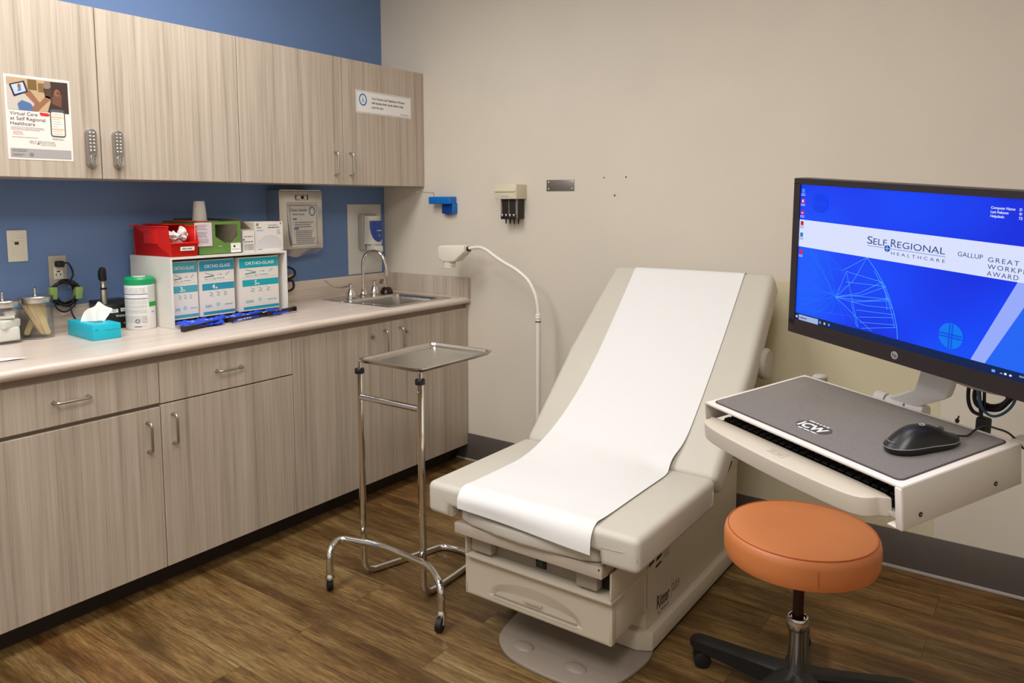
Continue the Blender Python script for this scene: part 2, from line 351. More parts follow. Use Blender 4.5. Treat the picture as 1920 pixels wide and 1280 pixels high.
# ================================================================== CABINETS
def pull(mb, a, b, out, r=.0046):           # wire pull between a and b standing off along out
    a, b, out = Vector(a), Vector(b), Vector(out)
    mb.tube(fillet([a, a+out, b+out, b], .016, 6), r, NICKEL, 10)
    for p in (a, b): mb.cyl(p, p+out.normalized()*.0015, .0065, None, NICKEL, 12)
DF = -.6135; BF = -.594
def cabinet_lower(name, label, x0, x1, doors, drawers, handles, locks=()):
    t = thing(name, label, 'cabinet', ((x0+x1)/2, -.3, 0))
    c = MB(WOODV, RAIL)
    c.box(x0, BF, .095, x0+.018, -.002, .86); c.box(x1-.018, BF, .095, x1, -.002, .86)
    c.box(x0+.018, BF, .095, x1-.018, -.012, .113); c.box(x0+.018, -.012, .095, x1-.018, -.002, .86)
    c.box(x0, BF-.0006, .80, x1, BF+.02, .8598, RAIL); c.box(x0+.018, BF+.001, .66, x1-.018, BF+.02, .72, RAIL)
    if drawers: c.box((x0+x1)/2-.012, BF, .113, (x0+x1)/2+.012, BF+.02, .8, RAIL)
    c.build('carcass', t)
    MB(TOE).box(x0, -.532, 0, x1, -.515, .097).build('toe_kick', t)
    for i, (a, b, zt) in enumerate(doors):
        d = MB(WOODV).box(a+.0015, DF, .0904, b-.0015, BF-.001, zt, r=.001, seg=1).build('door', t)
        if handles[i]:
            hx, z0, z1 = handles[i]; h = MB(NICKEL); pull(h, (hx, DF, z0), (hx, DF, z1), (0, -.03, 0)); h.build('handle', d)
        if i < len(locks):
            lx, lz = locks[i]; h = MB(NICKEL, CAVITY)
            h.lathe([(0, .006), (.006, .0055), (.0105, .004), (.0115, 0), (.0115, -.002)], (lx, DF-.004, lz), NICKEL, 24, Matrix.Rotation(R(90), 4, 'X'))
            h.box(lx-.0006, DF-.0108, lz-.004, lx+.0006, DF-.009, lz+.004, CAVITY); h.build('cam_lock', d)
    for i, (a, b, zb, hz, h0, h1) in enumerate(drawers):
        d = MB(WOODV).box(a+.0015, DF, zb, b-.0015, BF-.001, .8348, r=.001, seg=1).build('drawer_front', t)
        h = MB(NICKEL); pull(h, (h0, DF, hz), (h1, DF, hz), (0, -.03, 0)); h.build('handle', d)
    return t
cabinet_lower('base_cabinet', 'long laminate base cabinet with two drawers above two doors, left of the sink cabinet', -2.276, -1.1376,
    [(-2.276, -1.7035, .678), (-1.7035, -1.1376, .6835)], [(-2.276, -1.7035, .692, .768, -2.047, -1.943), (-1.7035, -1.1376, .6885, .766, -1.483, -1.381)],
    [(-1.753, .529, .632), (-1.66, .537, .643)])
cabinet_lower('sink_cabinet', 'laminate base cabinet with two tall locking doors under the sink, ending at the beige wall', -1.1376, -.001,
    [(-1.1376, -.5655, .8348), (-.5655, -.001, .8348)], [], [(-.618, .695, .80), (-.514, .695, .80)], [(-.69, .782), (-.466, .778)])
def cabinet_upper(name, label, x0, x1, seam, handles, keypads=()):
    t = thing(name, label, 'cabinet', ((x0+x1)/2, -.15, 1.4795))
    c = MB(WOODV); c.box(x0+.018, -.294, 1.4795, x1-.018, -.01, 1.4975); c.box(x0+.018, -.294, 2.066, x1-.018, -.01, 2.0848)
    c.box(x0, -.294, 1.4795, x0+.018, -.001, 2.0848); c.box(x1-.018, -.294, 1.4795, x1, -.001, 2.0848); c.box(x0+.018, -.01, 1.4795, x1-.018, -.001, 2.0848)
    c.build('carcass', t)
    for i, (a, b) in enumerate(((x0, seam), (seam, x1))):
        d = MB(WOODV).box(a+.0017, -.3148, 1.4798, b-.0017, -.296, 2.0848, r=.001, seg=1).build('door', t)
        if i < len(handles):
            h = MB(NICKEL); pull(h, (handles[i], -.3148, 1.527), (handles[i], -.3148, 1.633), (0, -.028, 0)); h.build('handle', d)
        if i < len(keypads):
            kx = keypads[i]; z0, z1 = 1.518, 1.655; y = -.3148
            k = MB(mat('satin_zinc_lock', (176, 172, 168), .3, .9))
            k.prism(rrect(kx-.0165, z0, kx+.0165, z1, .0163, 7), y-.018, y, 'y', r=.004, seg=3)
            kk = k.build('keypad_lock', d)
            bt = MB(CHROME)
            for rr in range(6):
                for cc in (-1, 1): bt.ell((kx+cc*.0065, y-.019, z1-.014-rr*.0125), (.0042, .004, .0042), CHROME, 12)
            bt.build('buttons', kk)
            kn = MB(CHROME).prism(rrect(kx-.011, z0+.006, kx+.011, z0+.044, .0108, 7), y-.029, y-.017, 'y', r=.003, seg=3)
            kn.prism(rrect(kx-.0045, z0+.012, kx+.0045, z0+.038, .0044, 6), y-.0325, y-.028, 'y', r=.0015); kn.build('turn_knob', kk)
    return t
cabinet_upper('wall_cabinet', 'left pair of laminate wall cabinet doors with silver keypad locks, above the jars', -2.285, -1.1424, -1.7139, (), (-1.752, -1.658))
cabinet_upper('wall_cabinet', 'right pair of laminate wall cabinet doors with bar handles, above the sink', -1.1424, -.003, -.5721, (-.627, -.531))

# ------------------------------------------------------------------ countertop with sink cut-out, back splash and side splash
CT = .895
ct = MB(WOODH)
sx0, sx1, sy0, sy1 = -.525, -.115, -.572, -.095
ct.box(-2.29, -.60, CT-.035, sx0, -.0005, CT); ct.box(sx1, -.60, CT-.035, -.0005, -.0005, CT)
ct.box(sx0, -.60, CT-.035, sx1, sy0, CT); ct.box(sx0, sy1, CT-.035, sx1, -.0005, CT)
prof = [(-.60, CT)]+[(-.618-.017*math.sin(R(a)), CT-.0175+.0175*math.cos(R(a))) for a in range(0, 181, 15)]+[(-.60, CT-.035)]
ct.prism(prof, -2.29, -.0005, 'x')
top = thing('countertop', 'pale woodgrain laminate countertop with rounded front edge running over both base cabinets', 'countertop', (-1.15, -.3, CT))
ct.build('worktop', top)
MB(WOODH).box(-2.29, -.021, CT, -.0005, -.0005, .994, r=.0015).build('back_splash', top)
MB(WOODV).box(-.021, -.634, .862, -.0005, -.0215, .996, r=.0015).build('side_splash', top)

# ------------------------------------------------------------------ sink
sk = thing('sink', 'small drop-in stainless steel sink in the counter corner', 'sink', (-.32, -.33, CT-.15))
b = MB(STEEL)
X0, X1, Y0, Y1 = -.545, -.095, -.592, -.075; z = CT+.002
bx0, bx1, by0, by1 = -.50, -.14, -.555, -.225
outer = rrect(X0, Y0, X1, Y1, .02, 4); inner = rrect(bx0, by0, bx1, by1, .05, 4)
def loopface(mb, A, B, za, zb, m=None):
    t = bmesh.new(); a = [t.verts.new((x, y, za)) for x, y in A]; c = [t.verts.new((x, y, zb)) for x, y in B]; n = len(A)
    for i in range(n): t.faces.new((a[i], a[(i+1) % n], c[(i+1) % n], c[i]))
    mb.add(t, m)
loopface(b, outer, rrect(X0+.004, Y0+.004, X1-.004, Y1-.004, .018, 4), CT+.0002, z+.001)
loopface(b, rrect(X0+.004, Y0+.004, X1-.004, Y1-.004, .018, 4), inner, z+.001, z)
i2 = rrect(bx0+.008, by0+.008, bx1-.008, by1-.008, .045, 4); loopface(b, inner, i2, z, z-.012)
i3 = rrect(bx0+.015, by0+.015, bx1-.015, by1-.015, .045, 4); loopface(b, i2, i3, z-.012, z-.14)
i4 = rrect(bx0+.05, by0+.05, bx1-.05, by1-.05, .03, 4); loopface(b, i3, i4, z-.14, z-.155)
t = bmesh.new(); t.faces.new([t.verts.new((x, y, z-.155)) for x, y in i4]); b.add(t)
b.build('basin', sk, 50)
MB(CHROME, CAVITY).lathe([(0, .001), (.018, .001), (.02, .004), (.032, .004), (.034, 0)], (-.32, -.39, z-.1548), CHROME).build('drain', sk)
fz = z+.001
fa = thing('faucet', 'chrome gooseneck faucet with two wrist blade handles behind the sink bowl', 'faucet', (-.325, -.165, fz))
m = MB(CHROME)
m.lathe([(.026, 0), (.026, .006), (.018, .012), (.0145, .022), (.0145, .03), (.011, .034)], (-.325, -.165, fz)).tube(
    catmull([Vector(p) for p in ((-.325, -.165, fz+.02), (-.325, -.165, fz+.12), (-.325, -.165, fz+.175), (-.32, -.18, fz+.218), (-.308, -.222, fz+.24), (-.293, -.268, fz+.225), (-.286, -.292, fz+.175), (-.2845, -.298, fz+.135))], 8), .0085, CHROME, 16)
m.cyl((-.2845, -.298, fz+.142), (-.2843, -.299, fz+.112), .0115, .0105, CHROME, 20); m.build('spout', fa)
def tap(x, y, tip):
    m = MB(CHROME, mat('tap_index', (176, 96, 60), .4))
    m.lathe([(.026, 0), (.027, .012), (.022, .028), (.014, .042), (.0095, .048), (.0095, .06), (.012, .062), (.012, .072), (.008, .075), (0, .075)], (x, y, fz), CHROME)
    m.cyl((x, y, fz+.075), (x, y, fz+.077), .006, None, m.mats[1], 12)
    o = m.build('tap_handle', fa)
    k = MB(CHROME); a = Vector((x, y, fz+.066)); tip = Vector(tip)
    pts = catmull([a, a.lerp(tip, .35)+Vector((0, 0, -.018)), a.lerp(tip, .72)+Vector((0, 0, -.022)), tip], 6)
    for i, (p, q) in enumerate(zip(pts, pts[1:])):
        wdt = .004+.010*(i/len(pts)); d = (q-p).normalized(); s = Vector((0, 0, 1)).cross(d).normalized()
        if i == 0: V = [p-s*.004, p+s*.004]
    t = bmesh.new(); prev = None
    for i, p in enumerate(pts):
        d = (pts[min(i+1, len(pts)-1)]-pts[max(i-1, 0)]).normalized(); s = d.cross(Vector((0, 0, 1))).normalized(); up = s.cross(d).normalized()
        wdt = .0045+.0085*(i/(len(pts)-1))**1.3; th = .0035-.0018*i/(len(pts)-1)
        r4 = [t.verts.new(p+s*wdt*cx+up*th*cy) for cx, cy in ((-1, -1), (1, -1), (1, 1), (-1, 1))]
        if prev:
            for j in range(4): t.faces.new((prev[j], prev[(j+1) % 4], r4[(j+1) % 4], r4[j]))
        else: t.faces.new(r4[::-1])
        prev = r4
    t.faces.new(prev); bmesh.ops.recalc_face_normals(t, faces=t.faces); k.add(t, CHROME); k.build('wrist_blade', o)
tap(-.425, -.18, (-.555, -.14, fz+.098)); tap(-.235, -.155, (-.135, -.115, fz+.07))
st = thing('sink_stopper', 'small dark cone-shaped stopper with a thin white pull string, in the corner behind the sink', 'sink stopper', (-.14, -.15, z+.001))
MB(mat('dark_bronze', (70, 62, 55), .25, .9)).lathe([(0, 0), (.034, 0), (.036, .006), (.026, .024), (.02, .03), (0, .03)], (-.14, -.15, z+.0015)).build('body', st)
MB(WHITE).tube([(-.14, -.15, z+.03), (-.141, -.14, z+.05), (-.134, -.13, z+.078)], .0013, WHITE, 6, smooth=4).build('string', st)

# ================================================================== ON THE CABINET DOORS AND WALLS
pf = Frame((-2.0135, -.3152, 1.5378), (1, 0, 0), (0, 0, 1))
po = MB(mat('poster_paper', (236, 226, 218), .25, coat=.4)); po.box(-2.0135, -.3158, 1.5378, -1.8105, -.3149, 1.8155)
pf = Frame((-2.0135, -.316, 1.5378), (1, 0, 0), (0, 0, 1))
W_, H_ = .203, .2777
def c_(n, c): return ink('poster_'+n, c, .4)
ph = .106; v0 = H_-.008-ph
rect(po, pf, .007, v0, W_-.007, H_-.008, c_('tan', (188, 160, 124)))
poly(po, pf, [(.007, v0), (.085, v0), (.10, v0+.02), (.06, v0+.055), (.02, v0+.085), (.007, v0+.08)], c_('sofa', (196, 186, 176)), .0005)
rect(po, pf, .07, v0+.07, .098, H_-.01, c_('frame1', (120, 92, 56)), .0006); rect(po, pf, .102, v0+.065, .12, v0+.095, c_('frame2', (128, 100, 62)), .0006)
poly(po, pf, [(.04, v0), (.095, v0), (.075, v0+.025), (.05, v0+.033), (.036, v0+.02)], c_('denim', (84, 112, 158)), .0007)
poly(po, pf, [(.06, v0+.055), (.075, v0+.07), (.10, v0+.035), (.105, v0+.03), (.125, v0+.055), (.145, v0+.05), (.115, v0+.02), (.098, v0), (.08, v0), (.088, v0+.025)], c_('skin', (150, 104, 78)), .0008)
poly(po, pf, [(.125, v0+.103), (.196, v0+.106), (.196, v0), (.128, v0), (.14, v0+.04), (.118, v0+.07)], c_('dark', (66, 50, 44)), .0007)
poly(po, pf, [(.142, v0+.03), (.172, v0+.02), (.176, v0+.062), (.15, v0+.07)], c_('neck', (112, 76, 60)), .0008); disc(po, pf, .161, v0+.068, .009, c_('ear', (150, 98, 72)), .0009, .012); disc(po, pf, .163, v0+.068, .004, c_('ear_inner', (104, 66, 50)), .0011, .006); poly(po, pf, [(.122, v0+.103), (.14, v0+.104), (.142, v0+.085), (.128, v0+.074), (.118, v0+.085)], c_('temple', (140, 122, 108)), .0008); poly(po, pf, [(.118, v0+.076), (.142, v0+.08), (.14, v0+.045), (.122, v0+.05)], c_('beard', (82, 60, 48)), .0008)
poly(po, pf, [(.014, v0+.082), (.06, v0+.098), (.071, v0+.062), (.027, v0+.042)], c_('tablet', (44, 44, 62)), .0009)
poly(po, pf, [(.02, v0+.08), (.056, v0+.092), (.064, v0+.064), (.03, v0+.05)], c_('tablet_screen', (186, 198, 214)), .0011)
disc(po, pf, .044, v0+.078, .005, c_('face', (150, 98, 66)), .0013, .008); poly(po, pf, [(.038, v0+.06), (.05, v0+.064), (.05, v0+.072), (.041, v0+.07)], c_('shirt', (70, 130, 200)), .0012)
tx = c_('text', (84, 76, 90))
for i, s in enumerate(('Virtual Care', 'at Self Regional', 'Healthcare')): text(po, pf, s, .012, v0-.017-i*.0165, .0165, tx, .0006, width=(.083, .107, .074)[i])
greek(po, pf, .012, v0-.056, .12, 3, .0042, .0012, INKG); greek(po, pf, .018, v0-.071, .05, 3, .0045, .0012, c_('red', (196, 90, 70))); greek(po, pf, .014, v0-.089, .112, 1, .004, .0013, INKG)
poly(po, pf, [(.102, v0-.003), (.128, v0-.004), (.134, v0-.009), (.128, v0-.014), (.104, v0-.013)], c_('red', (196, 90, 70)) if 0 else ink('poster_arrow', (214, 40, 30)), .0009)
poly(po, pf, [(q[0], q[1]) for q in rrect(.134, v0-.082, .182, v0+.012, .009, 4)], c_('phone', (90, 88, 92)), .001)
poly(po, pf, rrect(.1375, v0-.078, .1785, v0+.002, .005, 4), c_('phone_screen', (238, 226, 214)), .0012)
for k in range(9): rect(po, pf, .141, v0-.006-k*.0083, .141+random.uniform(.016, .034), v0-.0045-k*.0083, c_('entry', (170, 166, 164)), .0014)
for k in (1, 6): rect(po, pf, .139, v0-.012-k*.0083+.004, .177, v0-.0095-k*.0083+.004, c_('orange', (236, 176, 116)), .0015)
greek(po, pf, .138, v0-.088, .178, 2, .003, .001, INK)
text(po, pf, 'SELF REGIONAL', .0655, v0-.106, .0105, c_('logo', (150, 148, 150)), .0006, width=.082)
rect(po, pf, .066, v0-.109, .148, v0-.1083, c_('logo', (150, 148, 150)), .0006); text(po, pf, 'HEALTHCARE', .1, v0-.1145, .0052, c_('logo', (150, 148, 150)), .0006, width=.048)
rect(po, pf, .09, v0-.111, .095, v0-.106, c_('mark', (80, 104, 104)), .0008)
rect(po, pf, .007, .007, W_-.007, .037, c_('footer', (168, 164, 162)), .0004)
greek(po, pf, .013, .033, .062, 2, .005, .0014, INK, .0006); greek(po, pf, .013, .018, .052, 2, .004, .0013, INK, .0006); disc(po, pf, .07, .017, .007, c_('crest', (130, 128, 140)), .0006)
tag(po.build('poster'), 'white laminated healthcare poster with a photo, taped to the leftmost wall cabinet door', 'poster')
sg = MB(mat('sign_paper', (228, 226, 222), .3, coat=.3)); sg.box(-.4875, -.3158, 1.8345, -.0975, -.3149, 1.9455)
sf = Frame((-.4875, -.316, 1.8345), (1, 0, 0), (0, 0, 1))
rect(sg, sf, .004, .004, .386, .107, INKG, .0002); rect(sg, sf, .0055, .0055, .3845, .1055, mat('sign_face', (234, 232, 228), .3), .0004)
ring(sg, sf, .047, .066, .026, .0065, INKB, .0007, rv=.03); poly(sg, sf, [(.036, .05), (.047, .084), (.058, .05), (.047, .057)], ink('pale_blue', (150, 190, 222)), .0007)
for i, s in enumerate(('Your Doctors and Healthcare Workers', 'will cleanse their hands before they', 'care for you.')): text(sg, sf, s, .105, .073-i*.0215, .0155, INK, .0007, width=(.235, .225, .082)[i], bold=.0003)
text(sg, sf, 'SELF REGIONAL', .308, .012, .011, INKG, .0007, width=.062)
tag(sg.build('hand_washing_sign'), 'wide white sign about cleaning hands on the rightmost wall cabinet door', 'sign')

# towel dispenser
td = thing('paper_towel_dispenser', 'wall mounted stainless steel paper towel dispenser right of the mask box', 'towel dispenser', (-.665, -.05, 1.13))
D0 = -.102
TDM = mat('polished_steel_panel', (214, 211, 206), .26, .92)
td_side = MB(TDM)
td_side.box(-.792, D0, 1.16, -.788, 0, 1.455); td_side.box(-.545, D0, 1.16, -.541, 0, 1.455); td_side.box(-.792, D0, 1.451, -.541, 0, 1.455)
td_side.box(-.792, -.004, 1.13, -.541, -.0005, 1.455); td_side.build('housing', td)
MB(TDM).box(-.796, D0-.003, 1.165, -.537, D0, 1.449, r=.001).build('front_cover', td)
MB(TDM).grid(lambda u, v: (-.792+.251*u, D0+.002+.05*v, 1.165-.035*v+.008*math.sin(u*9)*(v)), 16, 3, thick=.002).build('chute', td)
MB(NICKEL, CAVITY).box(-.70, D0-.012, 1.405, -.63, D0-.003, 1.432, NICKEL, r=.003).box(-.636, D0-.0125, 1.406, -.631, D0-.004, 1.431, CAVITY).lathe([(.008, 0), (.008, .003), (0, .003)], (-.665, D0-.012, 1.4185), CAVITY, 16, Matrix.Rotation(R(90), 4, 'X')).build('lock', td)
hs = MB(mat('sign_sleeve', (214, 210, 204), .22, coat=.4))
hf = Frame((-.752, D0-.0045, 1.178), (1, 0, 0), (0, 0, 1))
hs.grid(lambda u, v: (-.752+.018*(1-v)**2*(1-u)+(.186-.0*v)*u*(1-.07*(1-v)**2), D0-.0042-.010*(1-u)*(1-v)**2, 1.178+.218*v), 8, 8, thick=-.0008)
hf = Frame((-.752, D0-.0056, 1.178), (1, 0, 0), (0, 0, 1))
rr_ = .012
for a in ((rr_+.006, .010, .176, .0118), (.006, .2, .176, .2018)): rect(hs, hf, a[0], a[1], a[2], a[3], INK, .0105 if a[1] < .1 else .0015)
line(hs, hf, [(.020, .011), (.012, .06), (.007, .2)], .0018, INK, .0085); line(hs, hf, [(.176, .011), (.176, .2)], .0018, INK, .003)
text(hs, hf, 'Clean Hands', .016, .172, .02, ink('navy', (58, 72, 104)), .003, width=.098); text(hs, hf, 'Save Lives', .03, .154, .014, ink('navy', (58, 72, 104)), .003, width=.07)
ring(hs, hf, .148, .172, .018, .004, ink('navy2', (44, 86, 140)), .003, rv=.023)
rect(hs, hf, .03, .132, .052, .138, INKB, .004); greek(hs, hf, .04, .12, .165, 3, .011, .0035, INKG, .005); rect(hs, hf, .034, .084, .062, .091, INKB, .006); greek(hs, hf, .042, .078, .168, 7, .0095, .0032, INKG, .0085)
tag(hs.build('hand_hygiene_notice'), 'laminated clean hands notice hanging on the front of the towel dispenser', 'notice')
# soap
sp = MB(mat('splash_guard_plastic', (218, 217, 210), .4)); sp.box(-.2805, -.004, .998, -.030, -.0005, 1.3835, r=.0015)
tag(sp.build('splash_guard'), 'tall off-white plastic panel fixed to the blue wall behind the soap dispenser', 'splash panel')
sd = thing('soap_dispenser', 'white and grey wall soap dispenser with a deep blue front window', 'soap dispenser', (-.155, -.05, 1.12))
GREYP = mat('translucent_grey_plastic', (176, 174, 168), .3)
MB(GREYP).box(-.208, -.045, 1.13, -.098, -.0045, 1.33, r=.008, seg=3).build('back_housing', sd)
MB(WHITE).grid(lambda u, v: (-.153+.0525*math.cos(math.pi*(1-u))*(1-.12*v), -.045-.058*math.sin(math.pi*u)**.6*(1-.35*(v-.2)**2)-.005, 1.165+.155*v), 20, 10, thick=.003).build('cover', sd)
sdm = MB(mat('blue_soap_window', (24, 66, 158), .18, coat=.4))
sdm.grid(lambda u, v: (-.153+.0505*math.cos(math.pi*(1-(.5+(u-.5)*(.72*math.sqrt(max(0.02, 1-(1-v)**2.6)))))), -.0535-.058*math.sin(math.pi*(.5+(u-.5)*(.72*math.sqrt(max(.02, 1-(1-v)**2.6)))))**.6, 1.178+.115*v), 18, 14, thick=.002)
ff = Frame((-.153, -.1135, 1.24), (1, 0, 0), (0, 0, 1)); rect(sdm, ff, -.016, -.002, .014, .002, INKW, .0015); disc(sdm, ff, 0, -.027, .005, ink('pale_blue', (150, 190, 222)), .001, n=8)
sdm.build('blue_window', sd)
MB(WHITE).box(-.19, -.10, 1.128, -.118, -.045, 1.168, r=.01, seg=3).box(-.186, -.118, 1.118, -.122, -.085, 1.158, r=.012, seg=3).build('push_lever', sd)
# socket plates, coiled cord
pl = thing('wall_plate', 'cream data jack wall plate on the blue wall above the jars', 'wall plate', (-1.8855, 0, 1.175))
MB(OFFW).box(-1.919, -.006, 1.175, -1.852, -.0005, 1.292, r=.003).box(-1.903, -.008, 1.2, -1.868, -.0055, 1.272, r=.001).box(-1.905, -.012, 1.252, -1.866, -.007, 1.262, r=.001).build('plate', pl)
MB(mat('jack_opening', (86, 48, 26), .6)).box(-1.896, -.0085, 1.238, -1.882, -.0075, 1.249).build('jack', pl)
ou = thing('power_outlet', 'cream power outlet plate with a black plug, behind the coiled cord', 'outlet', (-1.7515, 0, 1.075))
OUTP = mat('grey_cream_plate', (176, 170, 156), .4)
MB(OUTP).box(-1.784, -.006, 1.073, -1.72, -.0005, 1.19, r=.002).build('plate', ou)
MB(OFFW, CAVITY).box(-1.768, -.009, 1.098, -1.735, -.0055, 1.165, OFFW, r=.001).box(-1.758, -.0095, 1.126, -1.746, -.0085, 1.131, CAVITY).box(-1.762, -.0095, 1.112, -1.759, -.0085, 1.121, CAVITY).box(-1.746, -.0095, 1.112, -1.743, -.0085, 1.121, CAVITY).build('socket', ou)
cc = thing('coiled_power_cord', 'black power cord coiled in a ring with green tape, plugged into the outlet', 'cord', (-1.717, -.04, .99))
m = MB(CORD)
C0 = Vector((-1.748, -.045, 1.048))
pts = []
for k in range(0, 7*28+1):
    a = 2*math.pi*k/28; rr = .044+.0065*math.sin(k*.171)+.0025*math.sin(k*.41); pts.append(C0+Vector((rr*math.cos(a+1.3), -.012*math.sin(k*.5)+.00*k, rr*math.sin(a+1.3)*1.0)))
m.tube(pts, .0036, CORD, 8)
m.tube([(-1.75, -.03, 1.158), (-1.733, -.045, 1.162), (-1.722, -.05, 1.14), (-1.718, -.05, 1.115), (-1.728, -.045, 1.092)], .0036, CORD, 8, smooth=6)
m.tube([(-1.790, -.05, 1.02), (-1.783, -.055, .99), (-1.755, -.055, .975), (-1.722, -.05, .992), (-1.708, -.05, 1.018)], .0034, CORD, 8, smooth=6)
m.tube([(-1.735, -.05, 1.0), (-1.733, -.06, .965), (-1.72, -.07, .935), (-1.69, -.07, .912), (-1.662, -.06, .904)], .0034, CORD, 8, smooth=6); m.build('cable', cc)
MB(BLACK).box(-1.768, -.04, 1.146, -1.738, -.0095, 1.17, r=.007, seg=3).build('plug', cc)
gt = mat('green_tape', (128, 152, 84), .5)
for a in (-6, 178):
    M = Matrix.Translation(C0+Vector((.046*math.cos(R(a)), 0, .046*math.sin(R(a)))))@Matrix.Rotation(-R(a), 4, 'Y')
    MB(gt).box(-.0135, -.017, -.024, .0135, .013, .024, r=.004, M=M).build('green_tape', cc)
# scissors behind the shelf box
sc = thing('scissors', 'black and orange handled scissors hanging between the white organiser and the towel dispenser', 'scissors', (-0.6900, -.1, 0.9530))
m = MB(BLACK)
m.tube([(-0.7800, -.05, 1.0710), (-0.7300, -.05, 1.0780), (-0.6800, -.05, 1.0580), (-0.6750, -.05, 1.0310), (-0.7100, -.05, 1.0150), (-0.7700, -.05, 1.0170)], .0055, BLACK, 10, smooth=6, closed=True)
m.tube([(-0.7650, -.06, 0.9980), (-0.7100, -.06, 1.0080), (-0.6920, -.06, 0.9930), (-0.6960, -.06, 0.9660), (-0.7300, -.06, 0.9560), (-0.7650, -.06, 0.9680)], .006, BLACK, 10, smooth=6, closed=True); m.build('handles', sc)
MB(mat('orange_grip', (214, 150, 60), .5)).tube([(-0.7650, -.05, 1.0275), (-0.7200, -.05, 1.0255), (-0.6920, -.05, 1.0350)], .005, None, 8, smooth=4).build('grip_insert', sc)
MB(NICKEL).box(-.90, -.052, 1.003, -.765, -.048, 1.019, r=.001).box(-.88, -.062, .989, -.76, -.058, 1.003, r=.001).build('blades', sc)
# blue bracket with wire
bk = thing('blue_wall_bracket', 'bright blue plastic wall bracket with a bent wire arm, right of the wall cabinet', 'bracket', (0, -.49, 1.335))
BLUP = mat('bright_blue_plastic', (14, 108, 196), .3)
MB(BLUP).box(-.06, -.545, 1.385, -.0005, -.395, 1.424, r=.006, seg=3).build('holder', bk)
MB(mat('deep_blue_plastic', (10, 62, 140), .35)).prism([(-.548, 1.39), (-.548, 1.335), (-.52, 1.332), (-.505, 1.325), (-.49, 1.332), (-.465, 1.335), (-.465, 1.39)], -.03, -.0005, 'x', r=.002).build('mounting_leg', bk)
MB(BLUP).box(-.034, -.549, 1.335, -.0005, -.538, 1.39, r=.002).build('side_rib', bk)
MB(NICKEL).tube(fillet([(-.05, -.428, 1.415), (-.05, -.428, 1.444), (-.12, -.365, 1.45), (-.12, -.365, 1.427)], .006, 4), .0018, NICKEL, 8).build('wire_arm', bk)
# specula dispenser
sv = thing('specula_dispenser', 'cream wall dispenser of ear specula with four dark tubes below', 'specula dispenser', (0, -.93, 1.3))
CR = mat('aged_cream_plastic', (212, 203, 178), .42)
m = MB(CR); m.box(-.088, -.997, 1.41, -.0005, -.865, 1.482, r=.002)
m.box(-.094, -.993, 1.444, -.086, -.867, 1.459, r=.0035, seg=3); m.build('cover', sv)
m = MB(INKG); fs = Frame((-.0885, -.93, 1.42), (0, -1, 0), (0, 0, 1)); text(m, fs, 'WelchAllyn', 0, 0, .008, INKG, .0006, align='CENTER', width=.045); m.build('printed_name', sv)
TUB = mat('smoked_clear_plastic', (62, 56, 52), .15, trans=.35, ior=1.3)
m = MB(TUB); m.box(-.062, -.985, 1.312, -.0005, -.885, 1.41, r=.002); m.build('tube_housing', sv)
MB(mat('smoked_edge', (128, 120, 108), .3)).box(-.064, -.9375, 1.33, -.0615, -.933, 1.409).box(-.064, -.986, 1.312, -.058, -.976, 1.41).box(-.064, -.893, 1.312, -.058, -.885, 1.41).build('tube_edges', sv)
MB(BLACK).box(-.068, -.98, 1.31, -.0615, -.888, 1.333, r=.001).build('front_lip', sv)
for k in range(4):
    yy = -.898-.0235*k
    MB(INKW).prism([(yy-.005, 1.335), (yy+.005, 1.335), (yy, 1.324)], -.070, -.0675, 'x').build('white_pointer', sv)
    MB(BLACK).lathe([(0, -.026), (.0025, -.026), (.0055, 0), (0, 0)], (-.04, yy-.002-.002*k, 1.313), BLACK, 12).build('speculum', sv)
sp_ = thing('steel_wall_plate', 'rectangular steel mounting plate with four screws on the beige wall', 'mounting plate', (0, -1.196, 1.447))
MB(PLATEM).box(-.003, -1.275, 1.4475, -.0005, -1.118, 1.501, r=.0008).build('plate', sp_)
for yy in (-1.13, -1.263):
    for zz in (1.458, 1.49): MB(CHROME).ell((-.003, yy, zz), (.003, .005, .005), CHROME, 12).build('screw', sp_)

# ================================================================== ON THE COUNTER
CZ = CT+.0006
GLASS = bpy.data.materials.new('thin_clear_glass'); GLASS.use_nodes = True
_n = GLASS.node_tree; _n.nodes.remove(_n.nodes['Principled BSDF'])
_t = _n.nodes.new('ShaderNodeBsdfTransparent'); _t.inputs[0].default_value = (.965, .975, .97, 1)
_g = _n.nodes.new('ShaderNodeBsdfGlossy'); _g.inputs['Roughness'].default_value = .03
_lw = _n.nodes.new('ShaderNodeLayerWeight'); _lw.inputs[0].default_value = .5
_pw = _n.nodes.new('ShaderNodeMath'); _pw.operation = 'POWER'; _pw.inputs[1].default_value = 4; _n.links.new(_lw.outputs['Facing'], _pw.inputs[0])
_fr = _n.nodes.new('ShaderNodeMath'); _fr.operation = 'MULTIPLY_ADD'; _fr.inputs[1].default_value = .45; _fr.inputs[2].default_value = .04; _n.links.new(_pw.outputs[0], _fr.inputs[0])
_mx = _n.nodes.new('ShaderNodeMixShader'); _n.links.new(_fr.outputs[0], _mx.inputs[0]); _n.links.new(_t.outputs[0], _mx.inputs[1]); _n.links.new(_g.outputs[0], _mx.inputs[2])
_n.links.new(_mx.outputs[0], _n.nodes['Material Output'].inputs[0])
LIDM = mat('spun_steel_lid', (200, 194, 186), .3, 1)
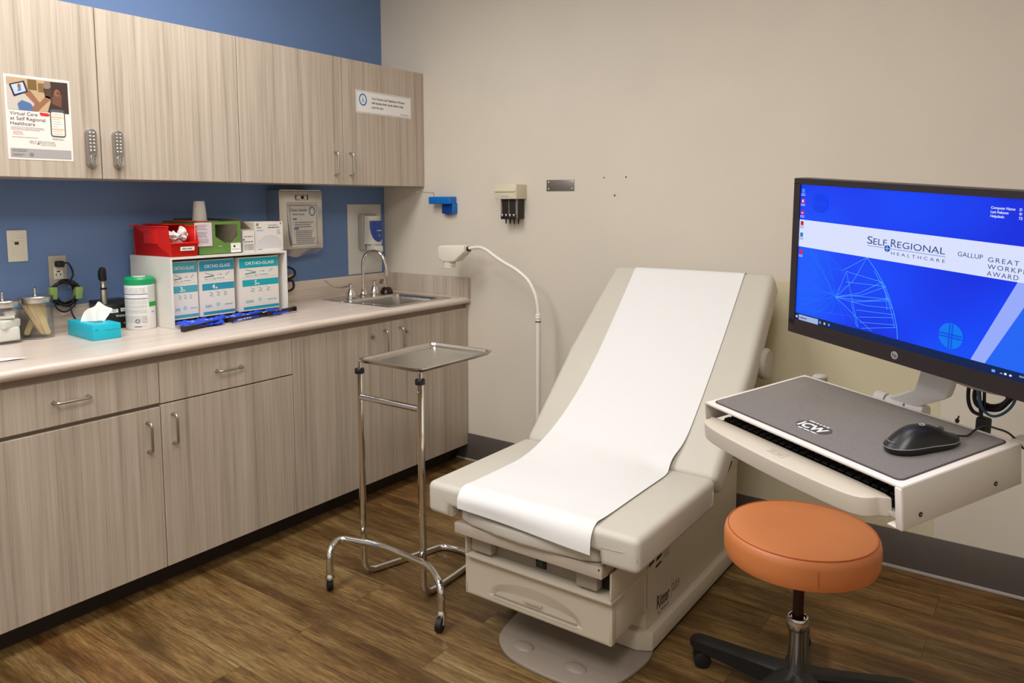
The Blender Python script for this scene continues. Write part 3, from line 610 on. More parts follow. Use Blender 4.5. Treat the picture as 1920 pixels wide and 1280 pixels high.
def jar(name, label, x, y, r, h):
    t = thing(name, label, 'jar', (x, y, CZ))
    MB(GLASS).lathe([(0, 0), (r*.96, 0), (r, .006), (r, h-.012), (r*.93, h), (r*.93-.003, h), (r-.0035, h-.013), (r-.0035, .009), (r*.9, .006), (0, .006)], (x, y, CZ), GLASS, 40).build('glass_body', t)
    MB(LIDM).lathe([(r*1.0, h-.004), (r*1.02, h-.002), (r*1.02, h+.016), (r*.98, h+.019), (0, h+.021)], (x, y, CZ), LIDM, 40).build('lid', t)
    MB(LIDM).lathe([(.006, 0), (.0045, .005), (.004, .01), (.0062, .014), (.0055, .02), (.0035, .022), (.0048, .027), (0, .032)], (x, y, CZ+h+.02), LIDM, 16).build('lid_knob', t)
    return t
jar('glass_jar', 'lidded glass jar of white gauze and cotton at the left edge of the photo', -1.985, -.110, .0555, .134)
jar('glass_jar', 'lidded glass jar of wooden tongue depressors beside the coiled cord', -1.871, -.090, .0555, .137)
GAUZE = mat('white_cotton', (236, 231, 222), .9, bump=.6, bscale=120)
def blob(c, s, seed, rot=0):
    rnd = random.Random(seed); t = bmesh.new(); bmesh.ops.create_icosphere(t, subdivisions=3, radius=1)
    from mathutils import noise
    for v in t.verts: v.co *= 1+.16*noise.noise(v.co*1.7+Vector((seed*3.1, 0, 0)))
    return MB(GAUZE).add(t, None, Matrix.Translation(c)@Matrix.Rotation(rot, 4, 'Z')@Matrix.Diagonal((*s, 1)))
m = MB(GAUZE)
for c, s, r_ in (((0, 0, .028), (.076, .070, .048), 0), ((0, -.001, .067), (.076, .070, .032), .5), ((-.002, 0, .088), (.07, .07, .012), -.3)):
    m.box(-s[0]/2, -s[1]/2, -s[2]/2, s[0]/2, s[1]/2, s[2]/2, r=.006, seg=3, M=Matrix.Translation((-1.985+c[0], -.110+c[1], CZ+.004+c[2]))@Matrix.Rotation(r_, 4, 'Z')@Matrix.Rotation(r_*.2, 4, 'X'))
tag(m.build('gauze_pad_stack'), 'stack of folded white gauze pads inside the left glass jar', 'gauze pads')
for i, (dx, dy, dz) in enumerate(((.012, -.022, .106), (.024, .008, .112), (-.022, .01, .108))):
    tag(blob((-1.985+dx, -.110+dy, CZ+dz), (.019, .016, .015), i+2).build('cotton_ball'), ['loose white cotton ball facing front on the gauze in the left jar', 'uppermost right white cotton ball in the left jar', 'white cotton ball at the left on the gauze in the left jar'][i], 'cotton ball')
WOOD1 = mat('birch_wood', (214, 186, 140), .6, var=.06, vscale=40); WOOD2 = mat('birch_wood_shaded_side', (196, 164, 118), .6, var=.06, vscale=40)
def depressor(): return MB(WOOD1).prism([(q[0], q[1]) for q in rrect(-.0098, -.068, .0098, .068, .0096, 6)], -.0009, .0009, 'z')
dp = depressor().build('tongue_depressor', org=(0, 0, 0))
sticks = [(-.022, -.022, 28), (-.014, -.026, 28.5), (-.003, -.03, 27), (-.008, -.02, 28), (.012, -.034, 18), (.018, -.028, 14), (.026, -.024, 8), (.034, -.016, 4), (.004, 0, 24), (.012, .008, 16), (.022, .012, 10), (-.01, .016, -24), (.038, 0, 2), (0, .022, 20), (.03, .02, 5), (-.02, -.004, 26)]
for i, (dx, dy, an) in enumerate(sticks):
    o = dp if i == 0 else dp.copy()
    if i: COL.objects.link(o)
    ln = .068*math.cos(R(an))
    o.rotation_euler = Euler((R(90), R(-an), R(random.uniform(-12, 12))), 'XYZ')
    ex = max(-.034, min(.034, dx)); o.location = (-1.871+ex*.62, -.090+dy*.72, CZ+.0085+ln+.0088*abs(math.sin(R(an))))
    tag(o, 'flat wooden tongue depressor leaning in the right glass jar', 'tongue depressor', 'tongue depressors in the right glass jar')
# tissue box
tf = Matrix.Translation((-1.79, -.34, CZ))@Matrix.Rotation(R(-3.5), 4, 'Z')
tb = thing('tissue_box', 'flat turquoise tissue box with a white tissue sticking out', 'tissue box', (-1.72, -.23, CZ))
TURQ = mat('turquoise_card', (22, 182, 206), .45)
m = MB(TURQ, ink('teal_print', (12, 140, 165))); m.box(0, 0, 0, .098, .225, .056, r=.0012, M=tf)
fr = Frame(tf@Vector((0, -.0002, 0)), tf.to_3x3()@Vector((1, 0, 0)), (0, 0, 1)); text(m, fr, '55', .008, .034, .012, ink('teal_print', (12, 140, 165)), .0004); greek(m, fr, .045, .036, .095, 1, .005, .002, ink('teal_print', (12, 140, 165)))
fr = Frame(tf@Vector((-.0002, .225, 0)), tf.to_3x3()@Vector((0, -1, 0)), (0, 0, 1)); text(m, fr, '55', .012, .03, .012, ink('teal_print', (12, 140, 165)), .0004)
m.build('carton', tb)
MB(mat('tissue_slot', (18, 120, 140), .6)).prism([(.0525+.02*math.cos(R(a)), .1125+.055*math.sin(R(a))) for a in range(0, 360, 20)], .0562, .0566, 'z', M=tf).build('slot', tb)
MB(mat('soft_tissue', (236, 232, 226), .8)).grid(lambda u, v: (lambda w_: tf@Vector((.046+(u-.5)*w_+.022*v, .115-.05*(u-.5)+.007*math.sin(u*9+v*2), .055+.070*v*(1-1.15*abs(u-.55)**1.3)+.003*math.sin(u*14)*v)))(.065+.012*v), 26, 12, thick=.0006).build('tissue', tb)
# diagnostic handle and its charging base
wa = thing('diagnostic_charging_base', 'low black instrument charging base with white stickers, behind the tissue box', 'charging base', (-1.6, -.1, CZ))
DKG = mat('dark_green_black_plastic', (30, 34, 32), .35)
m = MB(DKG); m.prism([(-.135, 0), (-.026, 0), (-.026, .112), (-.085, .112), (-.122, .095)], -1.655, -1.53, 'x', r=.004, M=Matrix.Translation((0, 0, CZ))); m.build('base', wa)
m = MB(INKW); fr = Frame((-1.655, -.1345, CZ+.014), (1, 0, 0), Vector((0, .013, .095)).normalized())
rect(m, fr, .034, .050, .064, .064, INKW, .001); greek(m, fr, .040, .061, .058, 2, .005, .002, INK, .0014); m.build('sticker', wa)
m = MB(INKW); rect(m, fr, .074, .052, .10, .066, INKW, .001); greek(m, fr, .078, .062, .097, 2, .005, .002, INK, .0014); m.build('sticker', wa); m = MB(INKW)
text(m, fr, 'WelchAllyn', .052, .032, .014, INKW, .0012, width=.06); disc(m, fr, .082, .006, .0025, ink('amber', (190, 190, 80)), .0012, n=10); m.build('printed_name', wa)
MB(BLACK).tube([(-1.665, -.13, CZ+.02), (-1.665, -.12, CZ+.07), (-1.65, -.1, CZ+.1)], .014, BLACK, 12, smooth=4).build('cradle', wa)
oh = thing('diagnostic_scope', 'upright scope with black head and steel handle standing in its charging base', 'diagnostic instrument', (-1.63, -.10, CZ+.09))
MB(NICKEL).lathe([(0, 0), (.0125, 0), (.0125, .06), (.0105, .066), (.0105, .084), (.0095, .086), (.0095, .10), (0, .10)], (-1.63, -.10, CZ+.09)).build('handle', oh)
MB(BLACK).lathe([(.0115, 0), (.0115, .008), (0, .008)], (-1.63, -.10, CZ+.157)).build('collar', oh)
MB(BLACK).prism([(-1.642, 1.087), (-1.620, 1.087), (-1.620, 1.13), (-1.627, 1.142), (-1.638, 1.138), (-1.645, 1.125), (-1.645, 1.1)], -.112, -.088, 'y', r=.004, seg=2).build('head', oh)
# wipes canister
wc = thing('wipes_canister', 'white disinfectant wipes canister with a green lid in front of the shelf box', 'canister', (-1.538, -.16, CZ))
cx, cy, cr, chh = -1.515, -.158, .0625, .185
cx, cy, cr, chh = -1.537, -.195, .0545, .176
WC = mat('canister_label', (228, 226, 222), .35)
MB(WC).lathe([(0, 0), (cr*.95, 0), (cr, .008), (cr, chh), (cr*.97, chh+.006), (0, chh+.006)], (cx, cy, CZ), WC, 48).build('body', wc)
MB(mat('green_lid', (14, 150, 92), .35), OFFW).lathe([(cr*1.01, 0), (cr*1.01, .022), (cr*.9, .030), (cr*.55, .031), (cr*.5, .028), (0, .028)], (cx, cy, CZ+chh)).build('lid', wc)
MB(OFFW).lathe([(0, .003), (cr*.42, .003), (cr*.45, 0)], (cx, cy, CZ+chh+.0285), OFFW).build('lid_flap', wc)
MB(BLACK).box(cx-.035, cy+.07, CZ+chh+.012, cx+.02, cy+.10, CZ+chh+.03, r=.004).build('strap_clip', wc) if 0 else None
lb = MB(ink('label_grey', (158, 156, 156)))
def wrap(m_, a0, a1, z0, z1, off=.0007, n=10):
    lb.grid(lambda u, v: (cx+(cr+off)*math.cos(R(a0+(a1-a0)*u)), cy+(cr+off)*math.sin(R(a0+(a1-a0)*u)), CZ+z0+(z1-z0)*v), n, 1, m_)
# the side that faces the camera is around -117 degrees
A = -117
def wl(a0, a1, z0, z1, m_, off=.0007): wrap(m_, A+a0, A+a1, z0, z1, off)
nv = ink('navy3', (60, 70, 120)); lg = ink('label_soft_grey', (190, 188, 188)); lg2 = ink('label_pale', (196, 200, 194))
wl(-80, 28, .140, .1425, nv); wl(-80, 28, .122, .1245, nv)
wl(30, 75, .105, .172, lg2); wl(34, 78, .09, .108, ink('label_green', (20, 150, 40)), .001); wl(44, 62, .066, .071, ink('label_blue', (110, 170, 220)))
for z0, n_ in ((.166, 5), (.117, 4), (.097, 3), (.08, 4), (.056, 7)):
    for k in range(n_):
        zz = z0-k*.0042; a = -78
        while a < 22:
            st_ = random.uniform(5, 18); wl(a, min(a+st_, 24), zz-.0017, zz, lg); a += st_+random.uniform(2, 5)
for k in range(5): wl(6, 24, .05-k*.006, .0525-k*.006, lg)
# recycling triangle
for k in range(3):
    ang = 90+120*k; a1 = -13+9*math.cos(R(ang)); z1 = .035+.0085*math.sin(R(ang)); a2 = -13+9*math.cos(R(ang+95)); z2 = .035+.0085*math.sin(R(ang+95))
    lb.tube([(cx+(cr+.0006)*math.cos(R(A+a1+(a2-a1)*q)), cy+(cr+.0006)*math.sin(R(A+a1+(a2-a1)*q)), CZ+z1+(z2-z1)*q) for q in (0, .25, .5, .75, 1)], .0013, INK, 6)
wl(-26, 2, .012, .0145, INK); wl(4, 22, .0135, .0148, lg)
lb.build('printed_label', wc)
# note paper at the left
tag(MB(PAPER).grid(lambda u, v: (-2.25+.185*u-.02*v, -.44-.05*u+.12*v*(1-.5*u), CZ+.0012+.004*u*u*(1-v)), 8, 4, thick=.0006).build('loose_paper'), 'corner of a loose white paper lying near the counter front, left edge of photo', 'paper')

# ------------------------------------------------------------------ white shelf box, its three cartons and the trays
bx = thing('shelf_organiser', 'open white cabinet organiser on the counter holding three tall splint cartons', 'organiser', (-1.205, -.17, CZ))
WP = mat('white_board', (224, 220, 213), .5)
m = MB(WP); T_ = .009
m.box(-1.48, -.326, CZ, -1.48+T_, -.0225, 1.178); m.box(-.93-T_, -.326, CZ, -.93, -.0225, 1.178); m.box(-1.48+T_, -.326, 1.169, -.93-T_, -.0225, 1.178)
m.box(-1.48+T_, -.326, CZ, -.93-T_, -.0225, CZ+.006); m.box(-1.47, -.030, CZ+.006, -.94, -.023, 1.169); m.build('shell', bx)
TEAL = [ink('teal1', (70, 160, 176)), ink('teal2', (38, 142, 172)), ink('teal3', (16, 158, 172))]
CARD = mat('white_carton', (222, 216, 210), .5)
cart = [(-1.4675, -1.356, '3', 'narrow left splint carton marked 3in inside the white organiser', -.292), (-1.350, -1.196, '4', 'middle splint carton marked 4in inside the white organiser', -.297), (-1.178, -.986, '5', 'wide right splint carton marked 5in inside the white organiser', -.308)]
cart = [(-1.468, -1.352, '3', cart[0][3], -.300), (-1.346, -1.186, '4', cart[1][3], -.304), (-1.166, -.968, '5', cart[2][3], -.312)]
for i, (a, b_, n_, lab, fy) in enumerate(cart):
    m = MB(CARD); z0, z1 = .925, 1.158; m.box(a, fy, z0, b_, -.035, z1)
    wd = b_-a; H = z1-z0; fr = Frame((a, fy, z0), (1, 0, 0), (0, 0, 1)); tl = TEAL[i]
    rect(m, fr, .001, H-.046, wd-.001, H-.003, tl)
    text(m, fr, 'ORTHO-GLASS', wd*.52, H-.033, .019, INKW, .0006, align='CENTER', width=wd*.74, bold=.0001)
    line(m, fr, [(wd*.16, H-.053), (wd*.42, H-.066), (wd*.14, H-.071)], .0022, INKG); line(m, fr, [(wd*.14, H-.071), (wd*.40, H-.069)], .003, tl)
    line(m, fr, [(wd*.5, H-.063), (wd*.62, H-.063)], .0012, INKG); poly(m, fr, [(wd*.6, H-.066), (wd*.64, H-.063), (wd*.6, H-.060)], tl)
    line(m, fr, [(wd*.75, H-.068), (wd*.85, H-.055)], .003, ink('teal_soft', (120, 160, 190)))
    text(m, fr, n_+'in x 15ft', wd*.15, H-.083, .009, tl, .0005, width=wd*.32); greek(m, fr, wd*.5, H-.077, wd*.75, 1, .01, .003, tl)
    rect(m, fr, 0, H-.0885, wd, H-.088, INKG)
    rect(m, fr, wd*.07, H-.126, wd-.001, H-.098, tl); text(m, fr, n_, wd*.43, H-.121, .027, INKW, .0006, align='RIGHT', bold=.0003); text(m, fr, 'in', wd*.45, H-.121, .013, INKW, .0006, bold=.0004)
    for k in range(3):
        uu = wd*(.25+.2*k); line(m, fr, [(uu, H-.132), (uu+wd*.12, H-.14), (uu+.004, H-.15), (uu+wd*.13, H-.153)], .0011, tl); ring(m, fr, uu+wd*.07, H-.143, .006, .001, ink('teal_soft', (120, 160, 190)), n=10)
    disc(m, fr, wd*.5, .045, .009, ink('teal_pale', (150, 200, 214)), n=8); greek(m, fr, wd*.14, .045, wd*.36, 2, .006, .003, tl); greek(m, fr, wd*.7, .043, wd*.95, 1, .006, .003, tl)
    rect(m, fr, wd*.08, .006, wd-.001, .018, tl)
    tag(m.build('splint_carton', smooth=0), lab, 'carton')
BLUF = mat('blue_foil_wrap', (18, 66, 214), .25, spec=.6); BLUF2 = ink('foil_print', (190, 205, 240), .3)
def strip(p0, p1, z0, h, tilt=.006):
    a = Vector(p0); b_ = Vector(p1); d = (b_-a).normalized(); n = Vector((d.y, -d.x, 0)); L = (b_-a).length
    M = Matrix(((d.x, n.x, 0, a.x), (d.y, n.y, 0, a.y), (0, 0, 1, z0), (0, 0, 0, 1)))
    return M, L
labs = ['left', 'middle', 'right']
TRAYK = mat('black_brown_plastic', (46, 37, 35), .4)
for i, (p0, p1, z0) in enumerate((((-1.496, -.424, 0), (-1.262, -.352, 0), CZ+.001), ((-1.262, -.385, 0), (-1.065, -.338, 0), CZ+.004), ((-1.066, -.368, 0), (-.905, -.338, 0), CZ+.006))):
    M, L = strip(p0, p1, z0, .02)
    t = thing('dispensing_tray', 'black lip of the %s pull-out tray at the foot of the white organiser' % labs[i], 'tray', (Vector(p0)+Vector(p1))/2+Vector((0, 0, z0)), 'black tray lips under the splint cartons')
    m = MB(TRAYK); m.box(0, -.003, 0, L, .001, .0195, M=M); m.box(0, -.003, .0165, L, .010, .0195, M=M)
    m.build('lip', t)
    MB(TRAYK).box(-.001, -.01, 0, .003, .012, .021, M=M).build('end_clip', t); MB(TRAYK).box(L-.003, -.01, 0, L+.001, .012, .021, M=M).build('end_clip', t)
    # packet of blue foil resting in the tray, its lower edge showing in front of the lip on the two right ones
    cxm = (p0[0]+p1[0])/2
    m = MB(BLUF)
    y1 = -.300; y0 = (p0[1]+p1[1])/2+.02
    xa, xb = ((-1.468, -1.30), (-1.298, -1.14), (-1.138, -.975))[i]
    m.grid(lambda u, v: (xa+(xb-xa)*u, (y0-.012 if i else -.40)+(-.318-(y0-.012 if i else -.40))*v, CZ+.012+.013*v+.004*math.sin(u*13+v*5)*math.sin(v*7+i)+.0025*math.sin(u*37+v*11)), 30, 10, thick=.004)
    for k_ in range(7):
        u0 = random.uniform(.15, .85); px_ = xa+(xb-xa)*u0; m.ell((px_, -.352+random.uniform(-.02, .015), CZ+.024), (.007, .002, .0012), BLUF2, 8)
    if i:
        m.box(.006 if i == 1 else .02, .0015, .0005, L*(.80 if i == 1 else .72), .006, .0115, BLUF, r=.001, M=M)
        if i == 1:
            F_ = Frame(M@Vector((0, .0065, 0)), M.to_3x3()@Vector((1, 0, 0)), (0, 0, 1))
            greek(m, F_, .03, .009, .12, 1, .01, .006, BLUF2, .0004, rag=.1)
    tag(m.build('foil_packet', smooth=60), 'shiny blue foil packet in the %s tray under the organiser' % labs[i], 'packet', 'blue foil packets under the organiser')

# on top of the organiser
SZ = 1.1785
rb = thing('red_bin', 'open red plastic bin with small white label, on the left end of the organiser', 'bin', (-1.41, -.18, SZ))
REDP = mat('red_plastic', (226, 34, 18), .35)
def plate3(mb, pts, th, m):
    t = bmesh.new(); f = t.faces.new([t.verts.new(p) for p in pts]); bmesh.ops.solidify(t, geom=[f], thickness=th); bmesh.ops.recalc_face_normals(t, faces=t.faces); mb.add(t, m)
m = MB(REDP); bx0, bx1, byf, byb = -1.470, -1.352, -.318, -.045
for xx, xt, th in ((bx0+.006, bx0, -.0025), (bx1-.006, bx1, .0025)):
    plate3(m, [(xx, byb+.008, SZ), (xx, byf+.004, SZ), (xt, byf-.002, SZ+.058), (xt, byf+.014, SZ+.122), (xt, byb, SZ+.122)], th, REDP)
m.box(bx0+.006, byf+.004, SZ, bx1-.006, byb+.008, SZ+.003); m.box(bx0+.003, byb+.002, SZ, bx1-.003, byb+.006, SZ+.122)
plate3(m, [(bx0+.006, byf+.004, SZ), (bx1-.006, byf+.004, SZ), (bx1, byf-.002, SZ+.055), (bx0, byf-.002, SZ+.055)], .0025, REDP)
m.box(bx0-.002, byf-.006, SZ+.052, bx1+.002, byf+.002, SZ+.058, r=.002)
for xx in (bx0-.004, bx1-.002): m.box(xx, byf+.012, SZ+.117, xx+.007, byb-.002, SZ+.123, r=.002)
m.box(bx0-.012, byb-.006, SZ+.116, bx1+.006, byb+.012, SZ+.123, r=.002)
m.box(bx0-.001, -.22, SZ+.05, bx0+.004, -.12, SZ+.105, r=.001)
m.build('bin_body', rb)
m = MB(INKW); fr = Frame((-1.45, byf-.001, SZ+.018), (1, 0, 0), Vector((0, -.006, .055)).normalized()); rect(m, fr, .018, .006, .078, .022, INKW, .0012); greek(m, fr, .025, .016, .071, 1, .01, .0045, INKG, .0016, rag=0); m.build('label', rb)
FILM = mat('clear_white_wrapper', (226, 222, 220), .22, coat=.5)
from mathutils import noise as _nz
for i, (wx, wy, wz, sx2, sy2, sz2, rz_) in enumerate(((-1.428, -.262, .080, .018, .030, .018, .2), (-1.388, -.262, .090, .018, .028, .026, -.3), (-1.41, -.19, .078, .028, .03, .018, .1), (-1.41, -.25, .050, .028, .03, .018, 0))):
    t = bmesh.new(); bmesh.ops.create_icosphere(t, subdivisions=3, radius=1)
    for v in t.verts: v.co *= 1+.55*_nz.noise(v.co*1.9+Vector((i*4.7, 1, 2)))+.18*_nz.noise(v.co*5+Vector((0, i*3.1, 0)))
    ob = MB(FILM).add(t, None, Matrix.Translation((wx, wy, SZ+wz))@Matrix.Rotation(rz_, 4, 'Z')@Matrix.Diagonal((sx2, sy2, sz2, 1)))
    tag(ob.build('wrapped_supply', smooth=0), 'crinkled white plastic wrapped supply in the red bin', 'wrapped supply', 'wrapped supplies in the red bin')
# second, flatter tray behind with red rim and pink list
tr2 = thing('glove_box', 'green cardboard box with a dark dispensing window and open lid on the organiser', 'box', (-1.235, -.2, SZ))
GRN = mat('green_card', (96, 132, 62), .5); INS = mat('cardboard_inside', (128, 118, 94), .8)
gx0, gx1, gy0, gy1, gz1 = -1.337, -1.142, -.298, -.03, SZ+.136
win = [(-1.262, gz1-.012), (-1.262, gz1-.062), (-1.222, gz1-.088), (-1.188, gz1-.090), (-1.158, gz1-.062), (-1.158, gz1-.012)]
m = MB(GRN)
t = bmesh.new()
outer_ = [(gx0, gz1), (gx0, SZ), (gx1, SZ), (gx1, gz1)]
F = [[(gx0, gz1), (gx0, SZ), (-1.222, SZ), (-1.222, gz1-.088), (-1.262, gz1-.062), (-1.262, gz1-.012), (-1.262, gz1)],
     [(-1.222, SZ), (gx1, SZ), (gx1, gz1), (-1.158, gz1), (-1.158, gz1-.062), (-1.188, gz1-.090), (-1.222, gz1-.088)],
     [(-1.262, gz1), (-1.262, gz1-.012), (-1.158, gz1-.012), (-1.158, gz1)]]
for f in F: m.prism(f, gy0, gy0+.0015, 'y')
m.box(gx0, gy0, SZ, gx1, gy1, SZ+.002, INS); m.box(gx0, gy0+.001, SZ, gx0+.0015, gy1, gz1); m.box(gx1-.0015, gy0+.001, SZ, gx1, gy1, gz1, INS); m.box(gx0, gy1-.0015, SZ, gx1, gy1, gz1, INS)
fr = Frame((gx0, gy0, SZ), (1, 0, 0), (0, 0, 1)); rect(m, fr, .145, .004, .193, .044, INKW, .0004); disc(m, fr, .162, .03, .005, INK, .0008, n=10); greek(m, fr, .15, .018, .186, 1, .01, .002, INKG, .0008); rect(m, fr, .085, .032, .105, .0335, INKW, .0006)
greek(m, fr, .065, .02, .12, 2, .007, .0025, ink('pale_green', (128, 160, 92)), .0005)
m.build('carton', tr2)
MB(mat('pink_list_paper', (214, 196, 206), .6)).box(gx0-.018, gy0-.003, SZ+.036, gx0+.058, gy0-.0015, SZ+.133).build('price_list', tr2)
m = MB(INKG); fr = Frame((gx0-.012, gy0-.0032, SZ+.04), (1, 0, 0), (0, 0, 1)); greek(m, fr, .004, .084, .052, 4, .006, .0018, INKG); greek(m, fr, .004, .055, .052, 5, .005, .0016, INKG); rect(m, fr, .006, .01, .052, .028, ink('pink_grey', (186, 172, 180)), .0004); m.build('list_print', tr2)
CRD = mat('grey_card_flap', (170, 160, 142), .7)
m = MB(CRD); plate3(m, [(gx1+.001, gy0, gz1+.010), (gx1+.052, gy0, gz1-.036), (gx1+.052, gy1, gz1-.036), (gx1+.001, gy1, gz1+.010)], .0012, CRD)
plate3(m, [(gx0+.04, gy1, gz1), (gx1, gy1, gz1), (gx1-.0, gy1-.02, gz1+.012), (gx0+.04, gy1-.02, gz1+.012)], .0012, CRD); m.build('lid_flap', tr2)
tag(MB(mat('red_rim', (206, 50, 26), .4)).box(-1.43, -.20, SZ+.124, -1.338, -.04, SZ+.128).box(-1.345, -.29, SZ+.1372, gx0+.05, -.04, SZ+.1395).build('red_folder'), 'thin red folder edge lying between the red bin and the green box', 'folder')
cu = MB(mat('paper_cup_white', (236, 236, 224), .5)); cu.lathe([(0, 0), (.030, 0), (.0225, .082), (.0225, .084), (.02, .084), (.02, .08), (0, .08)], (-1.226, -.13, gz1+.001)); cu.lathe([(.031, 0), (.031, .003), (.028, .003)], (-1.226, -.13, gz1+.001))
cu.tube([(-1.245, -.14, gz1+.06), (-1.252, -.145, gz1+.03), (-1.262, -.15, gz1+.003)], .002, None, 6, smooth=4)
m = MB(CRD).box(gx0+.05, -.19, gz1-.001, gx1-.03, -.06, gz1+.0008)
m.build('card_top', tr2)
tag(cu.build('paper_cup'), 'upside-down white paper cup standing on the green box', 'cup')
bc = MB(CARD); bc.box(-1.128, -.292, SZ, -1.071, -.06, SZ+.094); fr = Frame((-1.128, -.292, SZ), (1, 0, 0), (0, 0, 1))
for k in range(14): rect(bc, fr, .004+k*.0036, .008, .004+k*.0036+random.choice((.0012, .002)), .036, INKG, .0004)
greek(bc, fr, .006, .07, .05, 1, .01, .004, INKG); greek(bc, fr, .004, .047, .05, 1, .01, .003, INK); disc(bc, fr, .004, .055, .004, INK, .0006, n=8)
tag(bc.build('barcode_box', smooth=0), 'slim white carton with a barcode between the green box and the mask box', 'box')
mk = MB(CARD); mk.box(-1.064, -.285, SZ, -.916, -.10, SZ+.13); fr = Frame((-1.064, -.285, SZ), (1, 0, 0), (0, 0, 1))
rect(mk, fr, .008, .112, .022, .124, ink('olive', (150, 140, 70))); disc(mk, fr, .137, .122, .005, ink('orange_dot', (206, 110, 40))); rect(mk, fr, .01, .09, .045, .094, ink('label_blue', (110, 170, 220))); greek(mk, fr, .01, .106, .04, 1, .01, .003, INK); greek(mk, fr, .07, .116, .125, 1, .01, .003, INKG); greek(mk, fr, .07, .106, .128, 1, .01, .0035, INK, rag=0)
greek(mk, fr, .116, .094, .136, 4, .006, .002, INKG); greek(mk, fr, .012, .01, .04, 1, .01, .003, INKG)
poly(mk, fr, [(.006, .018), (.014, .04), (.05, .066), (.075, .07), (.1, .066), (.138, .044), (.142, .018), (.13, .012), (.02, .012)], ink('mask_print', (206, 203, 204)), .0004)
line(mk, fr, [(.014, .04), (.05, .066), (.075, .07), (.1, .066), (.138, .044)], .001, ink('mask_line', (180, 178, 182)), .0006)
tag(mk.build('mask_box', smooth=0), 'white box picturing a face mask, at the right end of the organiser', 'box')
MBt = MB(mat('beige_card', (196, 184, 160), .6)); MBt.box(-1.0695, -.283, SZ, -1.0655, -.10, SZ+.126)
tag(MBt.build('card_divider'), 'thin tan card standing upright against the left side of the mask box', 'card')

# ================================================================== EXAM LIGHT
el = thing('exam_light', 'white floor standing exam light with a gooseneck, behind the exam table', 'exam light', (-.17, -1.17, 0))
px_, py_ = -.17, -1.183
m = MB(LAMPW)
m.cyl((px_, py_, .09), (px_, py_, .835), .0115, None, LAMPW, 20); m.build('pole', el)
MB(LAMPW).lathe([(.0125, 0), (.0125, .012), (.0148, .014), (.0148, .019), (.0125, .021), (.0125, .032), (.009, .036)], (px_, py_, .835)).build('collar', el)
MB(BLACK).cyl((px_, py_, .831), (px_, py_, .8355), .0135, None, BLACK).build('collar_ring', el)
m = MB(LAMPW)
neck = [(px_, py_, .87), (px_, -1.180, .905), (px_, -1.166, .96), (px_, -1.125, 1.025), (px_, -1.06, 1.07), (px_, -.985, 1.103), (px_, -.93, 1.13), (px_, -.88, 1.158), (px_, -.835, 1.172), (px_, -.785, 1.168), (px_, -.765, 1.165)]
m.tube(neck, .0088, LAMPW, 14, smooth=6); m.build('gooseneck', el)
MB(BLACK).cyl((px_, -.768, 1.163), (px_, -.755, 1.160), .0135, .0115, BLACK).build('neck_socket', el)
m = MB(OFFW)
def hp(u, v):
    return (px_, u, v)
m.prism([(-.758, 1.182), (-.758, 1.145), (-.70, 1.10), (-.68, 1.093), (-.615, 1.092), (-.585, 1.108), (-.58, 1.166), (-.60, 1.176)], px_-.034, px_+.034, 'x', r=.009, seg=3); m.build('lamp_head', el)
MB(OFFW).lathe([(.0305, .03), (.0305, .012), (.0285, .010), (.0285, 0), (0, 0)], (px_, -.635, 1.066), M=Matrix.Rotation(R(8), 4, 'X')).build('lens_housing', el)
m = MB(CAVITY)
for k in range(16): a = 2*math.pi*k/16; m.ell((px_+.0305*math.cos(a), -.6372+.0305*math.sin(a), 1.091+.004*math.sin(a)), (.0022, .0022, .0022), CAVITY, 6)
m.build('vent_holes', el)
m = MB(LAMPW); m.lathe([(0, .1), (.03, .1), (.045, .085), (.05, .065), (0, .065)], (px_, py_, 0))
for k in range(5): a = R(72*k+36-18); m.tube([(px_+.03*math.cos(a), py_+.03*math.sin(a), .08), (px_+.14*math.cos(a), py_+.14*math.sin(a), .06)], .011, LAMPW, 10)
m.build('base', el)
for k in range(5): a = R(72*k+36-18); MB(RUBBER).cyl((px_+.14*math.cos(a)-.008, py_+.14*math.sin(a), .0235), (px_+.14*math.cos(a)+.008, py_+.14*math.sin(a), .0235), .023).tube([(px_+.14*math.cos(a), py_+.14*math.sin(a), .055), (px_+.14*math.cos(a), py_+.14*math.sin(a), .03)], .006).build('caster', el)

# ================================================================== MAYO STAND
ms = thing('mayo_stand', 'chrome instrument stand on two casters in front of the sink cabinet', 'instrument stand', (-1.2, -1.25, 0))
PL, PR = (-1.22, -1.105), (-1.22, -1.405); RR = .0125
m = MB(CHROME)
m.tube(fillet([(PL[0], PL[1], .775), (PL[0], PL[1]-.004, .0135), (-.95, -1.19, .0135), (-.89, -1.205, .0135), (-.87, -1.30, .0135), (-.90, -1.39, .0135), (-1.0, -1.40, .0135), (PR[0], PR[1]-.004, .0135), (PR[0], PR[1], .775)], .055, 8), RR, CHROME, 18); m.build('base_frame', ms)
MB(CHROME).cyl((PL[0], PL[1], .685), (PR[0], PR[1], .685), .0115).build('crossbar', ms)
m = MB(CHROME)
m.tube(fillet([(-1.372, -1.095, .055), (-1.372, -1.093, .155), (-1.29, -1.05, .158), (-1.243, -1.225, .157), (-1.255, -1.47, .155), (-1.325, -1.585, .150), (-1.325, -1.583, .055)], .05, 8), RR, CHROME, 18); m.build('caster_frame', ms)
